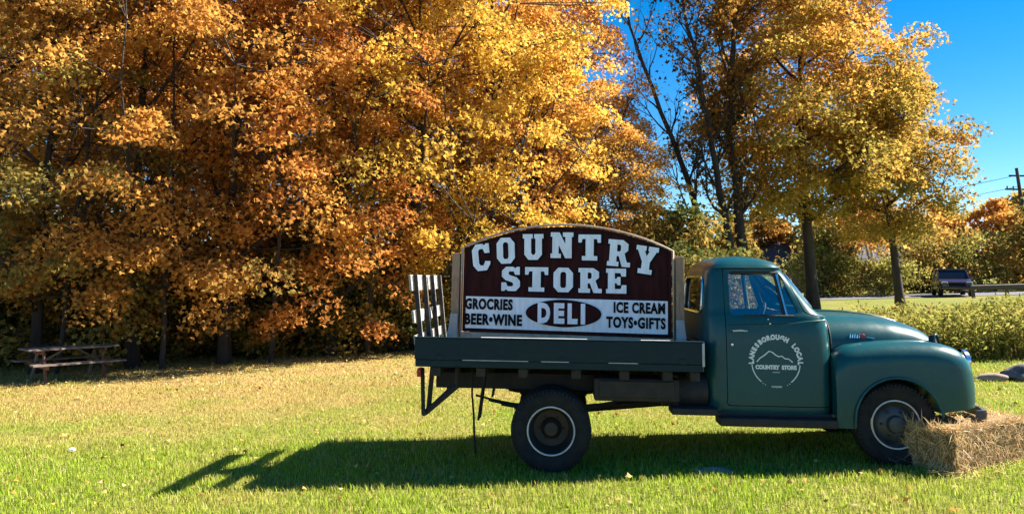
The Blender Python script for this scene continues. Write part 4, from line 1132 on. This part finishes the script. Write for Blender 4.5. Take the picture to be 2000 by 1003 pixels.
# pale birch trunks leaning across the field
bt = thing("birch_tree", (21.6, 55, gz(21.6)), "pair of pale leaning birch trunks on the far side of the field", "tree")
obj("trunk", MB().tube([(.25, 0, -.1), (0, 0, 1.6), (-.35, 0, 3.6), (-.5, 0, 6.0)], [.12, .10, .08, .03], 7), 'pale_bark', bt, 50)
obj("trunk", MB().tube([(.65, .3, -.1), (.35, .3, 1.8), (.0, .3, 3.8), (-.1, .2, 5.6)], [.10, .09, .07, .03], 7), 'pale_bark', bt, 50)
rng = np.random.default_rng(9); m = 1500
V, T = leaf_geometry(np.array([-.3, .1, 5.2]) + rng.normal(size=(m, 3)) * np.array([1.0, 1.0, 1.0]), rng.normal(size=(m, 3)), .3 * rng.uniform(.6, 1.3, m), rng)
c = link("crown", np_mesh("crown", V, T, {"leaf": np.repeat(rng.random(m), 4), "clump": np.repeat(rng.random(m), 4)}), bt, 'leaf_orange'); c["kind"] = "stuff"

# ------------------------------------------------------------------ background buildings, pole, guard rail, car
def house(name, x, y, w, d, h, rh, rz, label):
    t = thing(name, (x, y, gz(x) - .3), label, "house", None, rz)
    wl_ = obj("wall", MB().box((0, 0, h / 2), (w, d, h)), 'siding', t)
    r = MB(); e = .35
    for s_ in (-1, 1):
        r.add([(-w / 2 - e, s_ * (d / 2 + e), h - .12), (w / 2 + e, s_ * (d / 2 + e), h - .12), (w / 2 + e, 0, h + rh), (-w / 2 - e, 0, h + rh),
               (-w / 2 - e, s_ * (d / 2 + e), h + .06), (w / 2 + e, s_ * (d / 2 + e), h + .06), (w / 2 + e, 0, h + rh + .18), (-w / 2 - e, 0, h + rh + .18)],
              [(0, 1, 2, 3), (7, 6, 5, 4), (0, 4, 5, 1), (1, 5, 6, 2), (2, 6, 7, 3), (3, 7, 4, 0)])
    obj("roof", r, 'roof', t)
    for s_ in (-1, 1):
        obj("gable", MB().prism([(-d / 2, h), (d / 2, h), (0, h + rh)], 'x', s_ * w / 2 - .05, s_ * w / 2 + .002 * s_), 'siding', t)
    for k in (-.28, .05, .34):
        wd = obj("window", MB().box((k * w, -d / 2 - .03, h * .55), (.9, .05, 1.1)), 'car_glass', t)
        obj("frame", MB().box((k * w, -d / 2 - .015, h * .55), (1.08, .05, 1.28)), 'white_paint', wd)
    obj("door", MB().box((-.46 * w + .6, -d / 2 - .03, 1.0), (.95, .05, 2.0)), 'roof', t)
house("low_house", 27.5, 72, 9, 6, 2.4, 2.0, rad(12), "low house with dark roof beyond the road, left of the car")
house("gabled_house", 20.5, 76, 8, 6, 2.6, 2.2, rad(-15), "grey gabled house half hidden by bushes across the field")

up = thing("utility_pole", (34.9, 60, gz(34.9)), "dark wooden utility pole with crossarm standing by the road", "utility pole")
obj("pole", MB().tube([(.45, 0, -.2), (0.1, 0, 5.0), (-.18, 0, 9.2)], [.17, .15, .11], 10), 'pole_wood', up, 50)
obj("crossarm", MB().box((-.10, 0, 7.55), (2.3, .12, .12), 0, (0, 0, .2)), 'pole_wood', up)
obj("crossarm", MB().box((-.15, 0, 8.6), (1.4, .12, .12), 0, (0, 0, .2)), 'pole_wood', up)
for x in (-1.1, -.6, .4, .9): obj("insulator", MB().tube([(x, x * .2, 7.6), (x, x * .2, 7.8)], .05, 8), 'rust_metal', up)
obj("transformer", MB().tube([(.35, -.2, 6.4), (.33, -.2, 7.2)], .2, 12), 'rust_metal', up, 40)
for i, (z, dy) in enumerate(((8.66, -.1), (8.66, .12), (7.8, -.2), (6.1, 0))):
    P = []
    a = Vector((34.8, 60 + dy, gz(34.9) + z)); b = Vector((2.0, 70 + dy, gz(34.2) + z - 1.0))
    for k in range(25):
        u = k / 24; p = a.lerp(b, u); p.z -= 1.6 * 4 * u * (1 - u); P.append(p)
    o = obj("overhead_wire", MB().tube(P, .022, 4), 'black')
    tag(o, ("upper overhead wire running from the utility pole towards the trees", "upper overhead wire running from the utility pole towards the trees", "middle overhead wire strung from the pole's long crossarm", "lowest sagging overhead cable strung from the utility pole")[i], "wire", "overhead wires")

gr = thing("guard_rail", (25.4, 46.2, gz(25.4)), "dark guard rail with posts at the edge of the road", "guard rail")
obj("rail", MB().prism([(-.04, .50), (0, .46), (.05, .52), (.02, .60), (.05, .68), (0, .74), (-.04, .70)], 'x', -1.7, 7.5), 'rust_metal', gr)
gr.rotation_euler = (0, -.03, 0)
for x in (-1.6, .3, 2.2, 4.1, 6.0): obj("post", MB().box((x, .09, .33), (.16, .12, .86)), 'rust_metal', gr)

car = thing("sport_utility_vehicle", (24.6, 50.4, gz(24.6) + .03), "dark maroon sport utility vehicle driving on the far road", "car", None, rad(-108))
def car_ring(x, z0, z1, w, n=5):
    return [(x, -w * .96, z0), (x, w * .96, z0), (x, w, z0 + .25), (x, w, z1 - .12), (x, w * .93, z1), (x, -w * .93, z1), (x, -w, z1 - .12), (x, -w, z0 + .25)]
body = obj("body", MB().loft([car_ring(x, z0, z1, w) for x, z0, z1, w in ((-2.3, .45, .95, .82), (-2.2, .38, 1.05, .90), (-1.2, .34, 1.08, .93), (.9, .34, 1.06, .93), (1.6, .34, 1.02, .92), (2.15, .38, .92, .88), (2.3, .48, .80, .80))]), 'car_paint', car, 30)
cabn = obj("greenhouse", MB().loft([[(x0, -w, z) , (x1, -w, z), (x1, w, z), (x0, w, z)] for x0, x1, w, z in ((-2.15, 1.0, .88, 1.0), (-2.05, .72, .82, 1.35), (-1.95, .45, .74, 1.60))]), 'car_glass', car, 20)
obj("roof", MB().box((-.75, 0, 1.63), (2.5, 1.5, .09), .03), 'car_paint', car, 40)
for sgn in (-1, 1):
    for x0, x1 in ((1.02, .44), (-2.14, -1.94), (-.45, -.42)):
        obj("pillar", MB().tube([(x0, sgn * .885, 1.0), (x1, sgn * .745, 1.62)], .05, 6), 'car_paint', car)
    obj("headlight", MB().box((2.2, sgn * .66, .80), (.14, .34, .16), .03), 'lens', car)
    obj("door_mirror", MB().box((.72, sgn * 1.02, 1.10), (.14, .18, .14), .03), 'car_paint', car)
    for x in (-1.42, 1.45):
        w = link("wheel", None, car); w.location = (x, sgn * .82, .36)
        obj("tyre", MB().lathe([(.2, -.11), (.33, -.12), (.36, -.08), (.36, .08), (.33, .12), (.2, .11)], (0, 0, 0), 24), 'rubber', w, 40)
        obj("rim", MB().lathe([(0, -.09), (.1, -.1), (.21, -.11)], (0, 0, 0), 20).lathe([(0, .09), (.1, .1), (.21, .11)], (0, 0, 0), 20), 'chrome', w, 40)
obj("grille", MB().box((2.31, 0, .72), (.06, .9, .22), .02), 'letter_edge', car)
obj("bumper", MB().box((2.26, 0, .50), (.20, 1.66, .20), .05), 'car_paint', car, 40)

# ------------------------------------------------------------------ picnic table
pt = thing("picnic_table", (-10.45, 15.7, gz(-10.45)), "weathered wooden picnic table with benches in the shade of the maples", "picnic table", None, rad(50))
pt.scale = (.95, .95, .92)
for k in range(5): obj("table_board", MB().box((0, -.30 + k * .15, .735), (1.83, .138, .038), .005), 'table_wood', pt)
for sgn in (-1, 1):
    for k in (0, 1): obj("bench_board", MB().box((0, sgn * (.62 + .145 * k), .435), (1.83, .135, .038), .005), 'table_wood', pt)
    ex = sgn * .62
    obj("bench_bearer", MB().box((ex, 0, .375), (.04, 1.55, .09), .005), 'table_red', pt)
    obj("top_bearer", MB().box((ex, 0, .672), (.04, .70, .09), .005), 'table_red', pt)
    for s2 in (-1, 1):
        P0, P1 = Vector((ex + .041 * -sgn, s2 * .20, .71)), Vector((ex + .041 * -sgn, s2 * .56, -.02))
        d = P1 - P0
        obj("leg", MB().box((P0 + P1) / 2, (.04, .10, d.length), .005, (math.atan2(d.y, -d.z), 0, 0)), 'table_red' if s2 < 0 else 'table_wood', pt)
    obj("diagonal_brace", MB().tube([(ex, 0, .40), (sgn * .12, 0, .70)], .03, 4), 'table_wood', pt)

# ------------------------------------------------------------------ hay bales
def bale(loc, rz, label, seed, L=.95, Wd=.48, Hh=.37):
    rng = np.random.default_rng(seed)
    t = thing("hay_bale", loc, label, "hay bale", None, rz)
    bm = bmesh.new(); bmesh.ops.create_cube(bm, size=1)
    bmesh.ops.subdivide_edges(bm, edges=bm.edges[:], cuts=9, use_grid_fill=True)
    for v in bm.verts:
        c = v.co; k = 1 - .06 * (max(abs(c.x), .35) - .35) / .15 * (max(abs(c.z), .35) - .35) / .15
        c.x *= L * k; c.y *= Wd * k; c.z *= Hh * k
        c += Vector(rng.normal(size=3)) * .008
        c.z += Hh / 2
    me = bpy.data.meshes.new("core"); bm.to_mesh(me); bm.free()
    link("packed_core", me, t, 'straw_core', 80)
    # straws: thin bent strips lying in and sticking out of every face
    V = []; n = 9000
    face = rng.choice(5, n, p=[.27, .27, .12, .12, .22])
    u, v = rng.uniform(-.5, .5, n), rng.uniform(-.5, .5, n)
    P = np.zeros((n, 3)); N = np.zeros((n, 3))
    for f, (ax, sg) in enumerate(((1, -1), (1, 1), (0, -1), (0, 1), (2, 1))):
        k = face == f
        oth = [a for a in (0, 1, 2) if a != ax]; dims = (L, Wd, Hh)
        P[k, ax] = sg * dims[ax] * .5; P[k, oth[0]] = u[k] * dims[oth[0]]; P[k, oth[1]] = v[k] * dims[oth[1]]; N[k, ax] = sg
    P[:, 2] += Hh / 2
    P -= N * .015
    D = rng.normal(size=(n, 3)) * np.array([.5, .5, .9]); D = D - N * np.sum(D * N, axis=1, keepdims=True)
    D = unit(D) + N * rng.gamma(1.0, .22, (n, 1)); D = unit(D)
    ln = rng.uniform(.05, .17, n)
    side = unit(np.cross(D, N + rng.normal(size=(n, 3)) * .3)) * rng.uniform(.0018, .0038, (n, 1))
    mid = P + D * ln[:, None] * .5; tip = P + D * ln[:, None] + np.column_stack([np.zeros(n), np.zeros(n), -rng.uniform(0, .03, n)])
    tip[:, 2] = np.maximum(tip[:, 2], .004)
    V = np.stack([P - side, P + side, mid + side, mid - side, tip], axis=1).reshape(-1, 3)
    T = (np.array([(0, 1, 2), (0, 2, 3), (3, 2, 4)])[None] + (np.arange(n) * 5)[:, None, None]).reshape(-1, 3)
    s = link("straw", np_mesh("straw", V, T, {"leaf": np.repeat(rng.random(n), 3), "clump": np.repeat(rng.random(n), 3)}), t, 'straw'); s["kind"] = "stuff"
    q = 420; gx = rng.uniform(-L * .5 - .25, L * .5 + .15, q); gy = rng.uniform(-Wd * .5 - .30, Wd * .5 + .1, q)
    B = np.column_stack([gx, gy, rng.uniform(.03, .06, q)]); a2 = rng.random(q) * 6.283
    d2 = np.column_stack([np.cos(a2), np.sin(a2), rng.uniform(-.15, .25, q)]) * rng.uniform(.05, .16, (q, 1)); s2 = np.column_stack([-np.sin(a2), np.cos(a2), np.zeros(q)]) * .0028
    ls = link("loose_straw", np_mesh("loose_straw", np.stack([B - s2, B + s2, B + d2], axis=1).reshape(-1, 3), np.arange(q * 3).reshape(-1, 3), {"leaf": rng.random(q), "clump": rng.random(q)}), t, 'straw'); ls["kind"] = "stuff"
    for y in (-.12, .12):
        loop = [(L / 2 + .006, y, .02), (L / 2 + .006, y, Hh - .02), (L / 2 - .02, y, Hh + .004), (-L / 2 + .02, y, Hh + .004), (-L / 2 - .006, y, Hh - .02), (-L / 2 - .006, y, .02)]
        obj("twine", MB().tube(loop, .004, 5), 'twine', t)
    return t
# near bottom corner about (3.59, 7.23)
a_ = rad(31)
cA = Vector((3.38, 7.04)) + Vector((math.cos(a_), math.sin(a_))) * .61 + Vector((-math.sin(a_), math.cos(a_))) * .26
bale((cA.x, cA.y, gz(cA.x) + .005), a_, "golden hay bale lying on the grass against the truck's front tyre", 21, L=1.22, Wd=.52)

# ------------------------------------------------------------------ stones, scrap
def stone(name, loc, dims, seed, label, m, rz=0, taper=0.0):
    rng = np.random.default_rng(seed)
    bm = bmesh.new(); bmesh.ops.create_icosphere(bm, subdivisions=3, radius=1)
    ph = rng.uniform(0, 6, 6)
    for v in bm.verts:
        c = v.co; k = 1 + .10 * math.sin(3 * c.x + ph[0]) * math.cos(4 * c.y + ph[1]) + .08 * math.sin(5 * c.z + ph[2] + 2 * c.x) + .03 * rng.normal()
        c *= k
        f = 1 - taper * max(0, -c.x)
        c.x *= dims[0]; c.y *= dims[1] * f; c.z = max(-.35, c.z) * dims[2] * f
    me = bpy.data.meshes.new(name); bm.to_mesh(me); bm.free()
    o = link(name, me, None, m, 40); o.location = loc; o.rotation_euler = (0, 0, rz)
    return tag(o, label, "stone")
stone("boulder", (7.25, 12.75, gz(7.25) + .06), (.31, .27, .18), 5, "rounded dark grey boulder on the grass in front of the tall weeds", 'stone')
stone("boulder", (8.05, 12.95, gz(8.05) + .06), (.38, .30, .19), 6, "second grey boulder resting beside the rounded dark one", 'stone')
stone("flat_rock", (6.72, 12.72, gz(6.72) + .04), (.26, .15, .09), 7, "small tapered tan rock pointing towards the truck's nose", 'tan_stone', 0, .7)
stone("stepping_stone", (1.36, 7.30, gz(1.36) + .01), (.20, .07, .035), 8, "pale flat stone lying in the grass under the cab", 'tan_stone')
stone("paper_scrap", (-5.61, 8.58, gz(-5.61) + .03), (.05, .035, .022), 9, "small crumpled white scrap lying on the dry lawn", 'paper')["category"] = "litter"

# ------------------------------------------------------------------ tall weeds on the right
rng = np.random.default_rng(31)
n = 1700
wx = rng.uniform(5.9, 13.5, n); wy = 15.3 + rng.random(n) * 3.0 + .12 * (wx - 8)
hh = (.76 + .16 * np.sin(wx * 2.3 + 1.0) * np.cos(wy * 1.9) + .10 * np.sin(wx * 5.1)) * rng.uniform(.55, 1.25, n) * np.clip((wx - 5.4) / 1.2, .45, 1)
P = []; cl = []; tops = []
for i in range(n):
    k = int(55 * hh[i] / 1.0)
    u = rng.random(k) ** .7
    p = np.column_stack([wx[i] + rng.normal(size=k) * .13, wy[i] + rng.normal(size=k) * .13, gz(wx[i]) + .03 + u * hh[i]])
    P.append(p); cl.append(np.full(k, rng.random()) * .6 + .4 * u)
P = np.concatenate(P); cl = np.concatenate(cl); m = len(P)
V, T = leaf_geometry(P, np.array([0, -.2, .3]) + rng.normal(size=(m, 3)) * .9, .12 * rng.uniform(.5, 1.4, m), rng, .15, .34)
o = link("tall_weeds", np_mesh("tall_weeds", V, T, {"leaf": np.repeat(rng.random(m), 4), "clump": np.repeat(np.clip(cl, 0, 1), 4)}), None, 'leaf_weed')
tag(o, "bank of tall yellow-green weeds beside the lawn", "weeds", None, "stuff")
V = []; 
sb_ = np.column_stack([wx, wy, np.array([gz(v) for v in wx])]); tp_ = sb_ + np.column_stack([rng.normal(size=n) * .1, rng.normal(size=n) * .1, hh])
w_ = np.array([.008, 0, 0]); V = np.stack([sb_ - w_, sb_ + w_, tp_], axis=1).reshape(-1, 3)
o2 = link("weed_stems", np_mesh("weed_stems", V, np.arange(n * 3).reshape(-1, 3), {"leaf": rng.random(n), "clump": rng.random(n)}), o, 'leaf_weed'); o2["kind"] = "stuff"

# ------------------------------------------------------------------ lawn grass and fallen leaves
def in_view(x, y, margin=1.2):
    a = rad(3.87)
    return (x > y * math.tan(math.atan(-1000 / 1480) - a) - margin) & (x < y * math.tan(math.atan(1000 / 1480) - a) + margin)
def blades(rng, n, y0, y1, h0, h1, w, seg, power=1.0):
    y = y0 + (y1 - y0) * rng.random(n * 2) ** power
    x = rng.uniform(-18, 14, n * 2)
    k = in_view(x, y); x, y = x[k][:n], y[k][:n]; m = len(x)
    z = -0.03 + 0.03 * x
    h = rng.uniform(h0, h1, m) * (0.75 + .5 * np.sin(x * 2.1 + 1.3 * np.sin(y * 1.7)) ** 2 * .6)
    a = rng.random(m) * 6.283; lean = rng.uniform(.05, .75, m)
    d = np.column_stack([np.cos(a), np.sin(a), np.zeros(m)]); s = np.column_stack([-np.sin(a), np.cos(a), np.zeros(m)]) * (w * rng.uniform(.6, 1.3, m))[:, None] * .5
    B = np.column_stack([x, y, z - .005])
    tip = B + d * (h * lean)[:, None]; tip[:, 2] += h
    lf = rng.random(m)
    if seg == 1:
        V = np.stack([B - s, B + s, tip], axis=1).reshape(-1, 3); T = np.arange(m * 3).reshape(-1, 3)
        return V, T, lf
    mid = B + d * (h * lean * .3)[:, None]; mid[:, 2] += h * .6
    V = np.stack([B - s, B + s, mid + s * .8, mid - s * .8, tip], axis=1).reshape(-1, 3)
    T = (np.array([(0, 1, 2), (0, 2, 3), (3, 2, 4)])[None] + (np.arange(m) * 5)[:, None, None]).reshape(-1, 3)
    return V, T, np.repeat(lf, 3)
rng = np.random.default_rng(101)
parts = [blades(rng, 190000, 4.8, 9.0, .030, .078, .0070, 2), blades(rng, 130000, 9.0, 14.0, .028, .062, .011, 1), blades(rng, 110000, 14.0, 26.0, .03, .07, .017, 1, 1.2)]
VV = []; TT = []; LF = []; k = 0
for V, T, lf in parts:
    VV.append(V); TT.append(T + k); LF.append(lf); k += len(V)
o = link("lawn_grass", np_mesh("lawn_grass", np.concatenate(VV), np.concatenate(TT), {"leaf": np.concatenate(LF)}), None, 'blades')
tag(o, "short sunlit lawn grass with straw coloured worn patches", "grass", None, "stuff")

n = 5200
y = 5.0 + 14.5 * np.where(rng.random(n) < .5, rng.random(n), 1 - .45 * rng.random(n) ** 1.5); x = rng.uniform(-15, 9, n); k = in_view(x, y); x, y = x[k], y[k]; m = len(x)
P = np.column_stack([x, y, -0.03 + .03 * x + rng.uniform(.03, .07, m)])
V, T = leaf_geometry(P, np.array([0, 0, 1.0]) + rng.normal(size=(m, 3)) * .5, .052 * rng.uniform(.5, 1.3, m), rng)
o = link("fallen_leaves", np_mesh("fallen_leaves", V, T, {"leaf": np.repeat(rng.random(m), 4), "clump": np.repeat(rng.random(m), 4)}), None, 'leaf_fallen')
tag(o, "scattered dry fallen leaves on the lawn", "leaves", None, "stuff")
